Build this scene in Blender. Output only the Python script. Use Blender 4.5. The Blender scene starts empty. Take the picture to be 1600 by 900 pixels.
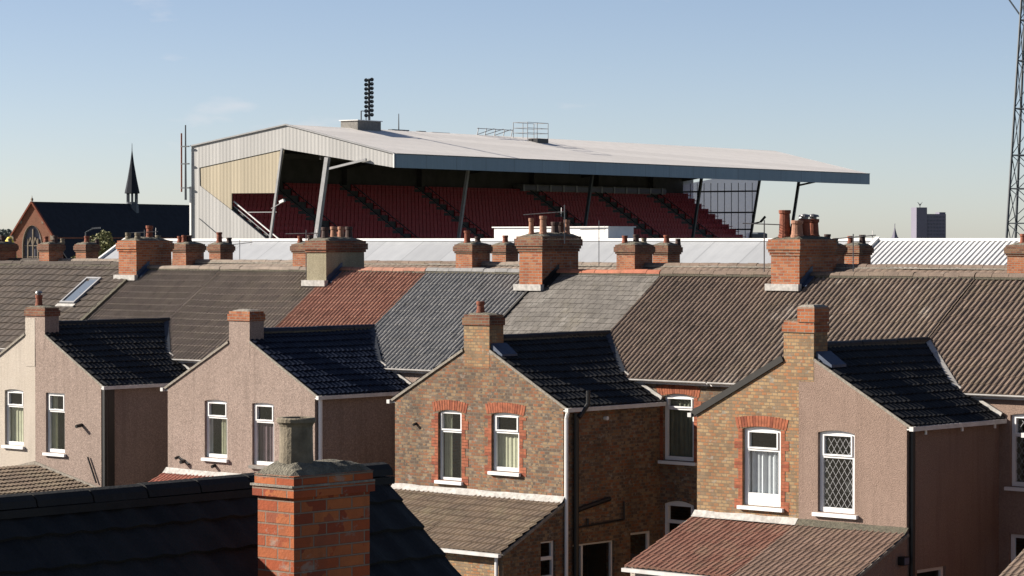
import bpy, bmesh, math, random
from mathutils import Vector as V, Matrix
from mathutils.geometry import tessellate_polygon
random.seed(7)
S = bpy.context.scene
R = math.radians
# ---------------------------------------------------------------- camera
cam = bpy.data.cameras.new('camera'); camo = bpy.data.objects.new('camera', cam)
S.collection.objects.link(camo); S.camera = camo
cam.sensor_width = 36; cam.lens = 36*4380/1600; cam.clip_start = .5; cam.clip_end = 12000
camo.location = (0, 0, 9.0); camo.rotation_euler = (R(90-0.981), 0, R(42.4))
# ---------------------------------------------------------------- light
SUN = V((-1, -.68, .61)).normalized()
W = bpy.data.worlds.new('World'); S.world = W; W.use_nodes = True
wn = W.node_tree; wn.nodes.clear()
sky = wn.nodes.new('ShaderNodeTexSky'); sky.sky_type = 'NISHITA'; sky.sun_disc = False
sky.sun_elevation = math.asin(SUN.z); sky.sun_rotation = math.atan2(SUN.x, SUN.y)
sky.altitude = 20; sky.air_density = .55; sky.dust_density = .35; sky.ozone_density = 1.5
bg = wn.nodes.new('ShaderNodeBackground'); bg.inputs[1].default_value = .05
wo = wn.nodes.new('ShaderNodeOutputWorld')
tint = wn.nodes.new('ShaderNodeMix'); tint.data_type = 'RGBA'; tint.blend_type = 'MULTIPLY'
tint.inputs[0].default_value = 1; tint.inputs[7].default_value = (1.15, 1.02, .97, 1)
wn.links.new(sky.outputs[0], tint.inputs[6])
tc = wn.nodes.new('ShaderNodeTexCoord'); mp = wn.nodes.new('ShaderNodeMapping'); mp.inputs['Scale'].default_value = (16, 16, 60)
nz = wn.nodes.new('ShaderNodeTexNoise'); nz.inputs['Scale'].default_value = 1; nz.inputs['Detail'].default_value = 5
cr = wn.nodes.new('ShaderNodeValToRGB'); cr.color_ramp.elements[0].position = .66; cr.color_ramp.elements[1].position = .82; cr.color_ramp.elements[1].color = (.45, .45, .45, 1)
cm = wn.nodes.new('ShaderNodeMix'); cm.data_type = 'RGBA'; cm.inputs[7].default_value = (7.2, 6.6, 6.6, 1)
wn.links.new(tc.outputs['Generated'], mp.inputs[0]); wn.links.new(mp.outputs[0], nz.inputs['Vector']); wn.links.new(nz.outputs[0], cr.inputs[0])
wn.links.new(cr.outputs[0], cm.inputs[0]); wn.links.new(tint.outputs[2], cm.inputs[6]); wn.links.new(cm.outputs[2], bg.inputs[0]); wn.links.new(bg.outputs[0], wo.inputs[0])
sl = bpy.data.lights.new('sun', 'SUN'); sl.energy = 5.0; sl.angle = R(.5); sl.color = (1, .92, .81)
so = bpy.data.objects.new('sun', sl); S.collection.objects.link(so)
so.rotation_euler = SUN.to_track_quat('Z', 'Y').to_euler()
S.view_settings.view_transform = 'Standard'; S.view_settings.look = 'None'
S.view_settings.exposure = 1.38; S.view_settings.gamma = 1; S.view_settings.use_curve_mapping = False
S.cycles.max_bounces = 6
# ---------------------------------------------------------------- node helper
MATS = {}
KA = .50; KT = .74; KW = .72
def dim(c, k=None): return tuple(x*(KA if k is None else k) for x in c)
WHITES = ('upvc', 'gutter_white', 'white_paint', 'net_curtain', 'blind_cream', 'sheet_white', 'black_pipe', 'flue_black', 'church_slate', 'black_board', 'interior', 'yellow_vinyl', 'red_vinyl', 'seat_red', 'stand_dark', 'hazed_wall', 'tower_glass', 'dark_concrete')
class NT:
    def __init__(s, name):
        s.m = bpy.data.materials.new(name); s.m.use_nodes = True; s.t = s.m.node_tree
        s.b = s.t.nodes['Principled BSDF']; MATS[name] = s.m
    def n(s, typ, ins=None, **kw):
        nd = s.t.nodes.new('ShaderNode'+typ)
        for k, v in kw.items(): setattr(nd, k, v)
        for k, v in (ins or {}).items(): s.set(nd, k, v)
        return nd
    def set(s, nd, k, v):
        i = nd.inputs[k]
        if isinstance(v, bpy.types.NodeSocket): s.t.links.new(v, i)
        elif isinstance(v, (tuple, list)) and len(v) == 3 and i.type == 'RGBA': i.default_value = (*v, 1)
        else: i.default_value = v
    def P(s, k, v): s.set(s.b, k, v)
    def uv(s): return s.n('TexCoord').outputs['UV']
    def pos(s): return s.n('NewGeometry').outputs['Position']
    def noise(s, vec, scale, detail=3, rough=.6):
        return s.n('TexNoise', {'Vector': vec, 'Scale': scale, 'Detail': detail, 'Roughness': rough}).outputs[0]
    def ramp(s, f, stops, interp='LINEAR'):
        r = s.n('ValToRGB', {'Fac': f}); e = r.color_ramp; e.interpolation = interp
        while len(e.elements) > 1: e.elements.remove(e.elements[-1])
        for k, (p, c) in enumerate(stops):
            c = (c, c, c) if not isinstance(c, tuple) else c
            el = e.elements[0] if k == 0 else e.elements.new(p)
            el.position = p; el.color = (*c, 1)
        return r.outputs[0]
    def mix(s, a, b, f, mode='MIX'):
        m = s.n('Mix', data_type='RGBA', blend_type=mode)
        s.set(m, 0, f); s.set(m, 6, a); s.set(m, 7, b); return m.outputs[2]
    def math(s, op, a, b=0.0):
        m = s.n('Math', operation=op); s.set(m, 0, a); s.set(m, 1, b); return m.outputs[0]
    def scale(s, vec, x, y, z=1):
        return s.n('Mapping', {'Vector': vec, 'Scale': (x, y, z)}).outputs[0]
    def bump(s, h, dist, st=1.0):
        s.P('Normal', s.n('Bump', {'Height': h, 'Distance': dist, 'Strength': st}).outputs[0])
def simple(name, col, rough=.8, var=.25, sc=6, metal=0, spec=.4, bump=0):
    t = NT(name)
    col = dim(col, KW if name in WHITES else KA)
    n1 = t.noise(t.pos(), sc, 5)
    c = t.mix(col, tuple(min(1, x*(1-var)) for x in col), t.ramp(n1, [(.35, 0.), (.65, 1.)]))
    t.P('Base Color', c); t.P('Roughness', rough); t.P('Metallic', metal); t.P('Specular IOR Level', spec)
    if bump: t.bump(t.noise(t.pos(), sc*6, 4), bump)
    return t.m
def brick(name, stops, mortar, dirt=.5, dirtcol=(.03, .025, .02), rough=.9, msize=.008, bw=.225, soft=.15):
    stops = [(p_, dim(c_)) for p_, c_ in stops]; mortar = dim(mortar)
    t = NT(name); uv = t.uv()
    b = t.n('TexBrick', {'Vector': uv, 'Color1': (0, 0, 0), 'Color2': (1, 1, 1), 'Mortar': (.5, .5, .5), 'Scale': 1.0,
        'Mortar Size': msize, 'Mortar Smooth': .3, 'Bias': 0.0, 'Brick Width': bw, 'Row Height': .075})
    b.offset = .5
    big = t.noise(t.pos(), 1.6, 4)
    f = t.math('ADD', b.outputs[0], t.math('MULTIPLY', t.math('SUBTRACT', big, .5), .9))
    c = t.ramp(f, stops, 'CONSTANT')
    mean = tuple(sum(q[1][k_] for q in stops)/len(stops) for k_ in range(3))
    c = t.mix(c, mean, soft)
    c = t.mix(c, tuple(x*.5 for x in stops[-1][1]), t.math('MULTIPLY', t.noise(t.pos(), 25, 4), .5))
    c = t.mix(c, mortar, b.outputs[1])
    st = t.ramp(t.noise(t.scale(t.pos(), 1.2, 1.2, .5), 1.3, 6), [(.45, 0.), (.75, 1.)])
    c = t.mix(c, dirtcol, t.math('MULTIPLY', st, dirt))
    if name in ('brick_front', 'brick_orange', 'brick_yellow', 'brick_buff'):
        pt = t.ramp(t.noise(t.scale(t.pos(), 3.2, 3.2, 5), 1.0, 5, .65), [(.60, 0.), (.66, 1.)])
        c = t.mix(c, (.22, .21, .18), t.math('MULTIPLY', pt, .55))
    t.P('Base Color', c); t.P('Roughness', rough); t.P('Specular IOR Level', .2)
    t.bump(t.math('ADD', t.math('MULTIPLY', b.outputs[1], -1), t.math('MULTIPLY', t.noise(t.pos(), 60, 3), .6)), .006)
    return t.m
def render_mat(name, col, col2, speck=.6):
    t = NT(name); p = t.pos(); col = dim(col); col2 = dim(col2)
    c = t.mix(col, col2, t.ramp(t.noise(p, .9, 6), [(.35, 0.), (.7, 1.)]))
    c = t.mix(c, tuple(x*.55 for x in col), t.math('MULTIPLY', t.ramp(t.noise(p, 22, 3), [(.42, 0.), (.62, 1.)]), speck))
    c = t.mix(c, tuple(min(1, x*1.35) for x in col), t.math('MULTIPLY', t.ramp(t.noise(p, 31, 2), [(.52, 0.), (.62, 1.)]), speck))
    c = t.mix(c, tuple(x*.6 for x in col2), t.math('MULTIPLY', t.ramp(t.noise(t.scale(p, 5, 5, .35), 1.0, 5), [(.5, 0.), (.78, 1.)]), .5))
    t.P('Base Color', c); t.P('Roughness', .95); t.P('Specular IOR Level', .15)
    t.bump(t.noise(p, 40, 3), .02)
    return t.m
def tile_mat(name, col, col2, moss=(.12, .11, .05), mossf=.3, rough=.85, spec=.3, joint=0, pale=None):
    t = NT(name); uv = t.uv(); p = t.pos(); q_ = (.70 if joint else 1.0)*KT; col = dim(col, q_); col2 = dim(col2, q_); moss = dim(moss, q_); pale = dim(pale, q_) if pale else None
    fl = t.n('VectorMath', {0: uv}, operation='FLOOR').outputs[0]
    wn_ = t.n('TexWhiteNoise', {'Vector': fl}, noise_dimensions='2D').outputs[0]
    c = t.mix(col, col2, wn_)
    c = t.mix(c, moss, t.math('MULTIPLY', t.ramp(t.noise(p, 1.1, 6, .7), [(.5, 0.), (.72, 1.)]), mossf))
    c = t.mix(c, tuple(min(1, x*1.7) for x in col), t.math('MULTIPLY', t.ramp(t.noise(p, 14, 4), [(.5, 0.), (.7, 1.)]), .35))
    c = t.mix(c, tuple(x*.4 for x in col), t.math('MULTIPLY', t.ramp(t.noise(p, 3.1, 6), [(.48, 0.), (.75, 1.)]), .5))
    if pale:
        c = t.mix(c, pale, t.math('MULTIPLY', t.ramp(t.noise(t.scale(p, 1, .8, .8), 1.7, 7, .7), [(.55, 0.), (.68, 1.)]), .6))
    if joint:
        b = t.n('TexBrick', {'Vector': uv, 'Color1': (0, 0, 0), 'Color2': (1, 1, 1), 'Scale': 1.0, 'Mortar Size': .05, 'Mortar Smooth': .2,
             'Brick Width': 1.0, 'Row Height': 1.0})
        c = t.mix(c, tuple(x*.3 for x in col), b.outputs[1])
    t.P('Base Color', c); t.P('Roughness', rough); t.P('Specular IOR Level', spec)
    t.bump(t.noise(p, 30, 4), .008)
    return t.m
def cladding(name, col, pitch=.35, depth=.03, seam=None):
    t = NT(name); uv = t.uv(); col = dim(col, .72 if name == 'roof_sheet' else .38 if name.startswith('cladding') else KA)
    sx = t.n('SeparateXYZ', {0: uv}).outputs[0]
    ph = t.math('FRACT', t.math('DIVIDE', sx, pitch))
    rib = t.ramp(ph, [(0, 0.), (.12, 1.), (.5, 1.), (.62, 0.)])
    pan = t.n('TexWhiteNoise', {'W': t.math('FLOOR', t.math('DIVIDE', sx, pitch*3.1))}, noise_dimensions='1D').outputs[0]
    c = t.mix(tuple(x*.86 for x in col), col, pan)
    c = t.mix(c, tuple(x*.72 for x in col), t.math('MULTIPLY', t.ramp(t.noise(t.scale(t.pos(), 1.5, 1.5, .3), .8, 6), [(.4, 0.), (.75, 1.)]), .4))
    ln = t.ramp(t.math('FRACT', t.math('DIVIDE', sx, pitch*3.1)), [(0, 1.), (.04, 0.)])
    c = t.mix(c, tuple(x*.5 for x in col), t.math('MULTIPLY', ln, .7))
    t.P('Base Color', c); t.P('Roughness', .55); t.P('Specular IOR Level', .3)
    t.bump(rib, depth); return t.m
OB = [(0, (.50, .14, .055)), (.25, (.62, .20, .08)), (.55, (.42, .11, .05)), (.8, (.66, .27, .13))]
brick('brick_orange', OB, (.42, .36, .28), .35)
brick('brick_front', [(0, (.66, .14, .045)), (.3, (.76, .21, .07)), (.55, (.46, .09, .04)), (.70, (.80, .24, .08)), (.88, (.56, .15, .07))], (.40, .27, .20), .55, dirtcol=(.035, .03, .025), msize=.0065, soft=0)
brick('brick_old', [(0, (.28, .085, .05)), (.3, (.36, .13, .07)), (.6, (.20, .07, .045)), (.8, (.40, .22, .12))], (.3, .26, .2), .5)
brick('brick_yellow', [(0, (.40, .16, .075)), (.18, (.52, .29, .14)), (.32, (.16, .12, .095)), (.43, (.58, .40, .22)), (.55, (.54, .19, .08)), (.67, (.28, .20, .14)), (.80, (.54, .39, .24)), (.92, (.15, .12, .10))], (.27, .23, .18), .55, bw=.15, soft=.28)
brick('brick_buff', [(0, (.58, .27, .12)), (.18, (.66, .42, .21)), (.34, (.32, .21, .12)), (.46, (.70, .49, .26)), (.64, (.62, .25, .10)), (.80, (.38, .27, .17))], (.30, .24, .17), .45, bw=.15, soft=.28)
simple('brick_red', (.56, .165, .075), .9, .45, 9, bump=.004)
simple('brick_red_dark', (.40, .10, .045), .9, .4, 9, bump=.004)
render_mat('render_pink', (.49, .38, .325), (.42, .32, .27))
render_mat('render_cream', (.76, .675, .58), (.70, .615, .52), .12)
render_mat('render_tan', (.44, .315, .255), (.39, .275, .22), .3)
render_mat('render_stack', (.46, .41, .29), (.40, .35, .24), .4)
tile_mat('tile_brown', (.150, .110, .086), (.20, .145, .112), mossf=.25)
tile_mat('tile_brown_pale', (.150, .112, .088), (.20, .148, .114), mossf=.25, pale=(.42, .36, .3))
tile_mat('tile_dull', (.195, .158, .130), (.255, .205, .165), mossf=.3)
tile_mat('tile_dark', (.045, .034, .028), (.072, .054, .043), moss=(.075, .065, .04), mossf=.3)
tile_mat('tile_orange', (.31, .145, .10), (.37, .185, .13), moss=(.25, .16, .1), mossf=.3)
tile_mat('tile_grey', (.20, .20, .20), (.25, .245, .24), moss=(.17, .15, .13), mossf=.25, pale=(.36, .35, .34))
tile_mat('slate', (.165, .15, .135), (.23, .21, .19), moss=(.2, .17, .1), mossf=.35, joint=1, pale=(.36, .34, .31))
tile_mat('tile_black', (.018, .018, .019), (.026, .026, .027), moss=(.03, .03, .02), mossf=.15, rough=.45, spec=.15)
tile_mat('tile_navy', (.009, .013, .026), (.013, .018, .034), moss=(.02, .022, .03), mossf=.1, rough=.42, spec=.2)
tile_mat('tile_fore', (.020, .021, .023), (.030, .030, .030), moss=(.035, .035, .015), mossf=.12, rough=.8, spec=.12)
tile_mat('tile_redmoss', (.175, .075, .052), (.21, .105, .075), moss=(.20, .15, .1), mossf=.8)
tile_mat('tile_mossy', (.125, .09, .065), (.18, .13, .09), moss=(.22, .19, .12), mossf=.6)
tile_mat('tile_brownred', (.155, .10, .075), (.20, .13, .10), moss=(.18, .14, .09), mossf=.4)
tile_mat('ridge_red', (.36, .12, .07), (.42, .17, .10), mossf=.3)
tile_mat('tile_red', (.30, .10, .07), (.35, .13, .09), mossf=.1)
simple('mortar', (.48, .43, .36), .95, .45, 12, bump=.01)
simple('mortar_mossy', (.20, .18, .13), .95, .5, 14, bump=.02)
simple('flaunching', (.33, .30, .23), .95, .55, 10, bump=.03)
simple('lead', (.075, .11, .19), .55, .35, 8)
simple('dark_lead', (.06, .07, .09), .6, .3, 8)
simple('white_flashing', (.72, .69, .65), .8, .4, 9)
simple('upvc', (.84, .84, .84), .35, .05, 3)
simple('gutter_white', (.72, .70, .68), .4, .25, 3)
simple('gutter_brown', (.20, .16, .15), .5, .2, 3)
simple('black_pipe', (.015, .015, .016), .45, .2, 3)
simple('brown_pipe', (.05, .03, .025), .45, .2, 3)
simple('clay_pot', (.42, .12, .06), .85, .5, 9, bump=.006)
simple('clay_pot_pale', (.60, .30, .19), .85, .4, 9, bump=.006)
simple('buff_pot', (.36, .30, .21), .9, .5, 9, bump=.006)
simple('dark_pot', (.10, .055, .045), .85, .4, 9)
simple('flue_black', (.01, .01, .01), 1, .2, 9)
simple('concrete', (.38, .36, .33), .9, .3, 4, bump=.01)
simple('dark_concrete', (.10, .095, .09), .9, .3, 2)
simple('steel_light', (.5, .5, .51), .5, .2, 3)
simple('steel_dark', (.10, .12, .14), .55, .2, 3)
simple('aerial_metal', (.32, .31, .31), .4, .2, 3, metal=.6)
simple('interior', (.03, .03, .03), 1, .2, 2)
simple('blind_cream', (.62, .60, .42), .9, .15, 5)
simple('net_curtain', (.74, .76, .78), .95, .1, 5)
simple('pink_curtain', (.30, .20, .22), .95, .2, 5)
simple('olive_curtain', (.30, .31, .22), .95, .2, 5)
simple('board', (.55, .46, .36), .8, .25, 5)
simple('black_board', (.02, .018, .016), .8, .25, 5)
cladding('cladding_grey', (.86, .85, .83), .33, .006)
cladding('cladding_cream', (.86, .74, .53), .33, .006)
cladding('roof_sheet', (.93, .88, .82), .5, .004)
cladding('low_sheet', (.52, .54, .57), 1.0, .005)
cladding('fascia_blue', (.36, .50, .60), 1.2, .01)
simple('sheet_white', (.66, .66, .66), .55, .15, .5)
simple('white_paint', (.82, .81, .79), .5, .1, 3)
simple('seat_red', (.50, .035, .042), .6, .3, 4)
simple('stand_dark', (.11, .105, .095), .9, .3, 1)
simple('stone', (.45, .36, .27), .9, .3, 4)
simple('church_slate', (.028, .032, .042), .85, .3, 1.5, spec=.15)
simple('hazed_wall', (.20, .19, .245), .9, .1, .05)  # distance haze is mixed into this wall colour
simple('tower_glass', (.12, .12, .165), .5, .2, .2)  # lightened for haze along with the tower wall; nearer windows share it
t = NT('roof_glass'); t.P('Base Color', (.10, .12, .15, 1)); t.P('Roughness', .12); t.P('Specular IOR Level', .9)
simple('yellow_vinyl', (.85, .62, .02), .5, .1, 2)
simple('red_vinyl', (.75, .05, .03), .5, .1, 2)
simple('bark', (.10, .075, .05), .95, .3, 4)
simple('asphalt', (.05, .05, .052), .95, .25, 3, bump=.01)
simple('paving', (.28, .27, .25), .95, .3, 3)
t = NT('ground'); g = t.noise(t.pos(), .03, 8)
t.P('Base Color', t.mix((.10, .11, .05), (.17, .15, .12), t.ramp(g, [(.4, 0.), (.6, 1.)]))); t.P('Roughness', 1)
t = NT('leaves'); g = t.n('NewGeometry')
rn = g.outputs['Random Per Island']
t.P('Base Color', t.ramp(rn, [(0, (.05, .06, .02)), (.5, (.10, .105, .035)), (1, (.17, .16, .06))])); t.P('Roughness', .8)
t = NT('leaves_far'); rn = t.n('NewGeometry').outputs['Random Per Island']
t.P('Base Color', t.ramp(rn, [(0, (.09, .11, .10)), (1, (.14, .16, .14))])); t.P('Roughness', .9)  # greyed leaf colours carry the haze of distance
t = NT('glass'); gl = t.n('BsdfGlossy', {'Roughness': .02, 'Color': (1, 1, 1)}); tr = t.n('BsdfTransparent', {'Color': (.82, .85, .86)})
lw_ = t.n('LayerWeight', {'Blend': .5}).outputs['Facing']; fr = t.math('ADD', t.math('MULTIPLY', t.math('POWER', lw_, 4.0), .55), .06); mx = t.n('MixShader', {0: fr, 1: tr.outputs[0], 2: gl.outputs[0]})
t.t.links.new(mx.outputs[0], t.t.nodes['Material Output'].inputs[0])
t = NT('screen_panel'); tl = t.n('BsdfTranslucent', {'Color': (.62, .60, .68)}); tr = t.n('BsdfTransparent', {'Color': (.80, .80, .84)})
mx = t.n('MixShader', {0: .55, 1: tl.outputs[0], 2: tr.outputs[0]}); t.t.links.new(mx.outputs[0], t.t.nodes['Material Output'].inputs[0])
# brick of the church
brick('brick_church', [(0, (.44, .14, .07)), (.4, (.5, .18, .09)), (.8, (.38, .11, .06))], (.4, .25, .18), .2)
# ---------------------------------------------------------------- mesh builder
def base_of(o):
    p = V((0, 0, 0))
    while o: p += o.location; o = o.parent
    return p
class MB:
    def __init__(s): s.v = []; s.f = []; s.m = []; s.uv = []; s.names = []
    def mi(s, m):
        if m not in s.names: s.names.append(m)
        return s.names.index(m)
    def face(s, pts, m, uv=None):
        i = len(s.v); s.v += [tuple(p) for p in pts]; s.f.append(tuple(range(i, i+len(pts)))); s.m.append(s.mi(m)); s.uv.append(uv)
    def idx(s, pts, faces, m):
        i = len(s.v); s.v += [tuple(p) for p in pts]
        for f in faces: s.f.append(tuple(i+k for k in f)); s.m.append(s.mi(m)); s.uv.append(None)
    def hexa(s, b, t, m):
        s.idx(list(b)+list(t), [(3, 2, 1, 0), (4, 5, 6, 7), (0, 1, 5, 4), (1, 2, 6, 5), (2, 3, 7, 6), (3, 0, 4, 7)], m)
    def box(s, x0, x1, y0, y1, z0, z1, m):
        s.hexa([(x0, y0, z0), (x1, y0, z0), (x1, y1, z0), (x0, y1, z0)], [(x0, y0, z1), (x1, y0, z1), (x1, y1, z1), (x0, y1, z1)], m)
    def frustum(s, x0, x1, y0, y1, z0, z1, e, m):
        s.hexa([(x0, y0, z0), (x1, y0, z0), (x1, y1, z0), (x0, y1, z0)], [(x0+e, y0+e, z1), (x1-e, y0+e, z1), (x1-e, y1-e, z1), (x0+e, y1-e, z1)], m)
    def obox(s, O, U, Vv, N, u0, u1, v0, v1, d0, d1, m):
        P = lambda u, v, d: O+U*u+Vv*v+N*d
        s.hexa([P(u0, v0, d0), P(u1, v0, d0), P(u1, v1, d0), P(u0, v1, d0)], [P(u0, v0, d1), P(u1, v0, d1), P(u1, v1, d1), P(u0, v1, d1)], m)
    def tube(s, p, q, r, m, r2=None, n=6, cap=True):
        p = V(p); q = V(q); r2 = r if r2 is None else r2; d = (q-p).normalized()
        a = d.orthogonal().normalized(); b = d.cross(a)
        A = [p+(a*math.cos(2*math.pi*k/n)+b*math.sin(2*math.pi*k/n))*r for k in range(n)]
        B = [q+(a*math.cos(2*math.pi*k/n)+b*math.sin(2*math.pi*k/n))*r2 for k in range(n)]
        fs = [(k, (k+1) % n, n+(k+1) % n, n+k) for k in range(n)]
        if cap: fs += [tuple(range(n))[::-1], tuple(range(n, 2*n))]
        s.idx(A+B, fs, m)
    def lathe(s, c, prof, m, n=14):
        c = V(c); pts = []
        for r, z in prof: pts += [c+V((r*math.cos(2*math.pi*k/n), r*math.sin(2*math.pi*k/n), z)) for k in range(n)]
        fs = []
        for j in range(len(prof)-1): fs += [(j*n+k, j*n+(k+1) % n, (j+1)*n+(k+1) % n, (j+1)*n+k) for k in range(n)]
        s.idx(pts, fs, m)
    def bar(s, p, q, w, h, m, up=V((0, 0, 1))):
        p = V(p); q = V(q); d = (q-p).normalized(); x = d.cross(up).normalized(); y = x.cross(d)
        s.hexa([p-x*w/2-y*h/2, p+x*w/2-y*h/2, p+x*w/2+y*h/2, p-x*w/2+y*h/2], [q-x*w/2-y*h/2, q+x*w/2-y*h/2, q+x*w/2+y*h/2, q-x*w/2+y*h/2], m)
    def plate(s, outer, holes, O, U, Vv, N, d0, d1, m):
        loops = [outer]+list(holes); fl = [p for l in loops for p in l]
        tris = tessellate_polygon([[V((a, b, 0)) for a, b in l] for l in loops])
        n = len(fl)
        pts = [O+U*a+Vv*b+N*d1 for a, b in fl]+[O+U*a+Vv*b+N*d0 for a, b in fl]
        fs = []
        for t_ in tris: fs.append(tuple(t_)); fs.append(tuple(n+k for k in t_[::-1]))
        i = 0
        for l in loops:
            k = len(l)
            for j in range(k): a = i+j; b = i+(j+1) % k; fs.append((a, b, n+b, n+a))
            i += k
        s.idx(pts, fs, m)
    def build_each(s, name, parent, **k):
        par = list(range(len(s.v)))
        def find(a):
            while par[a] != a: par[a] = par[par[a]]; a = par[a]
            return a
        for f in s.f:
            for q in f[1:]: par[find(q)] = find(f[0])
        groups = {}
        for i, f in enumerate(s.f): groups.setdefault(find(f[0]), []).append(i)
        out = []
        for g_, fi in groups.items():
            m = MB(); mp = {}
            for i in fi:
                for q in s.f[i]:
                    if q not in mp: mp[q] = len(m.v); m.v.append(s.v[q])
                m.f.append(tuple(mp[q] for q in s.f[i])); m.m.append(m.mi(s.names[s.m[i]])); m.uv.append(s.uv[i])
            out.append(m.build(name, parent, **k))
        return out
    def build(s, name, parent=None, root=None, recalc=True, **props):
        me = bpy.data.meshes.new(name); b = base_of(parent) if parent else V((0, 0, 0))
        loc = V((0, 0, 0))
        if parent is None and root is not None: loc = V(root); b = loc
        me.from_pydata([(x-b.x, y-b.y, z-b.z) for x, y, z in s.v], [], s.f)
        for nm in s.names: me.materials.append(MATS[nm])
        me.polygons.foreach_set('material_index', s.m)
        if recalc:
            bm = bmesh.new(); bm.from_mesh(me); bmesh.ops.recalc_face_normals(bm, faces=bm.faces); bm.to_mesh(me); bm.free()
        ul = me.uv_layers.new(name='UVMap'); me.update(); vs = me.vertices
        for p, u in zip(me.polygons, s.uv):
            n = p.normal; ax, ay, az = abs(n.x), abs(n.y), abs(n.z)
            for li in p.loop_indices:
                c = vs[me.loops[li].vertex_index].co+b
                if u is not None:
                    # custom uv by vertex lookup
                    k = s.f[p.index].index(me.loops[li].vertex_index); ul.data[li].uv = u[k]
                elif az > .8: ul.data[li].uv = (c.x, c.y)
                elif ax > ay: ul.data[li].uv = (c.y, c.z)
                else: ul.data[li].uv = (c.x, c.z)
        o = bpy.data.objects.new(name, me); S.collection.objects.link(o); o.location = loc
        if parent: o.parent = parent
        for k, v in props.items(): o[k] = v
        return o
def thing(name, label, cat, loc, group=None):
    o = bpy.data.objects.new(name, None); S.collection.objects.link(o); o.location = loc
    o.empty_display_size = .3; o['label'] = label; o['category'] = cat
    if group: o['group'] = group
    return o
X_, Y_, Z_ = V((1, 0, 0)), V((0, 1, 0)), V((0, 0, 1))
def noise1(x, y, s=0): return math.sin(x*1.3+s)*math.cos(y*1.7+s*2)+.5*math.sin(x*3.1+y*2.3+s)
def slope_grid(mb, O, U, Sd, nU, nS, roll, gauge, amp, lap, m, per=1, k=5, seed=0, sag=.025, jit=.004, flat=False):
    """tiles laid on a slope: O eave corner, U along the eave, Sd up the slope; roll waves and overlapping courses"""
    N = U.cross(Sd).normalized()
    if N.z < 0: N = -N
    L = nU; cols = max(1, int(round(L/roll))); step = L/cols
    nrow = max(1, int(round(nS/gauge))); g = nS/nrow
    rnd = random.Random(seed)
    xs = []
    for c in range(cols):
        for j in range(k): xs.append(((c+j/k)*step, c, j/k))
    xs.append((L, cols-1, 1.0))
    tj = [[rnd.uniform(-jit, jit) for _ in range(cols)] for _ in range(nrow)]
    def prof(f):
        if flat: return 0
        return amp*(.5-.5*math.cos(2*math.pi*f))**1.4
    rows = []
    def row(s, off, j): return [O+U*x+Sd*(s)+N*(off+prof(f)+tj[min(j, nrow-1)][c]+sag*noise1(x*.35, s*.4, seed)) for x, c, f in xs]
    rows.append((row(0, -.03, 0), 0))
    for j in range(nrow):
        rows.append((row(j*g, lap, j), j)); rows.append((row((j+1)*g, 0, j), j))
    base = len(mb.v); nx = len(xs)
    for r, j in rows: mb.v += [tuple(p) for p in r]
    mi = mb.mi(m)
    for ri in range(len(rows)-1):
        jr = rows[ri+1][1]
        top = (ri % 2 == 1)
        for i in range(nx-1):
            a = base+ri*nx+i; mb.f.append((a, a+1, a+1+nx, a+nx)); mb.m.append(mi)
            c0 = xs[i][1]; tc = (c0//per)+.02; f0 = .02+.9*(xs[i][2]); f1 = .02+.9*min(1, xs[i][2]+1/k)
            u0 = c0/per+ (xs[i][2]/per)*.98+.005; u1 = c0/per+(min(1, xs[i][2]+1/k)/per)*.98+.005
            v0 = jr+.04; v1 = jr+(.96 if top else .06)
            mb.uv.append([(u0, v0), (u1, v0), (u1, v1), (u0, v1)])
def ridge_caps(mb, p, q, r, m, seg=.45, seed=0, joint='mortar'):
    p = V(p); q = V(q); d = (q-p); L = d.length; d.normalize(); n = max(1, int(round(L/seg))); x = d.cross(Z_).normalized()
    rnd = random.Random(seed)
    for i in range(n):
        a = p+d*(L*i/n+.006); b = p+d*(L*(i+1)/n-.006); dz = rnd.uniform(-.008, .008); rr = r*rnd.uniform(.96, 1.04); K = 6
        A = [a+x*(rr*math.cos(math.pi*k/K))+Z_*(rr*math.sin(math.pi*k/K)*.85+dz) for k in range(K+1)]
        B = [b+x*(rr*math.cos(math.pi*k/K))+Z_*(rr*math.sin(math.pi*k/K)*.85+dz) for k in range(K+1)]
        mb.idx(A+B, [(k, k+1, K+2+k, K+1+k) for k in range(K)]+[tuple(range(K+1)), tuple(range(K+1, 2*K+2))], m)
    mb.bar(p-Z_*.03, q-Z_*.03, r*2.1, .05, joint)
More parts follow.
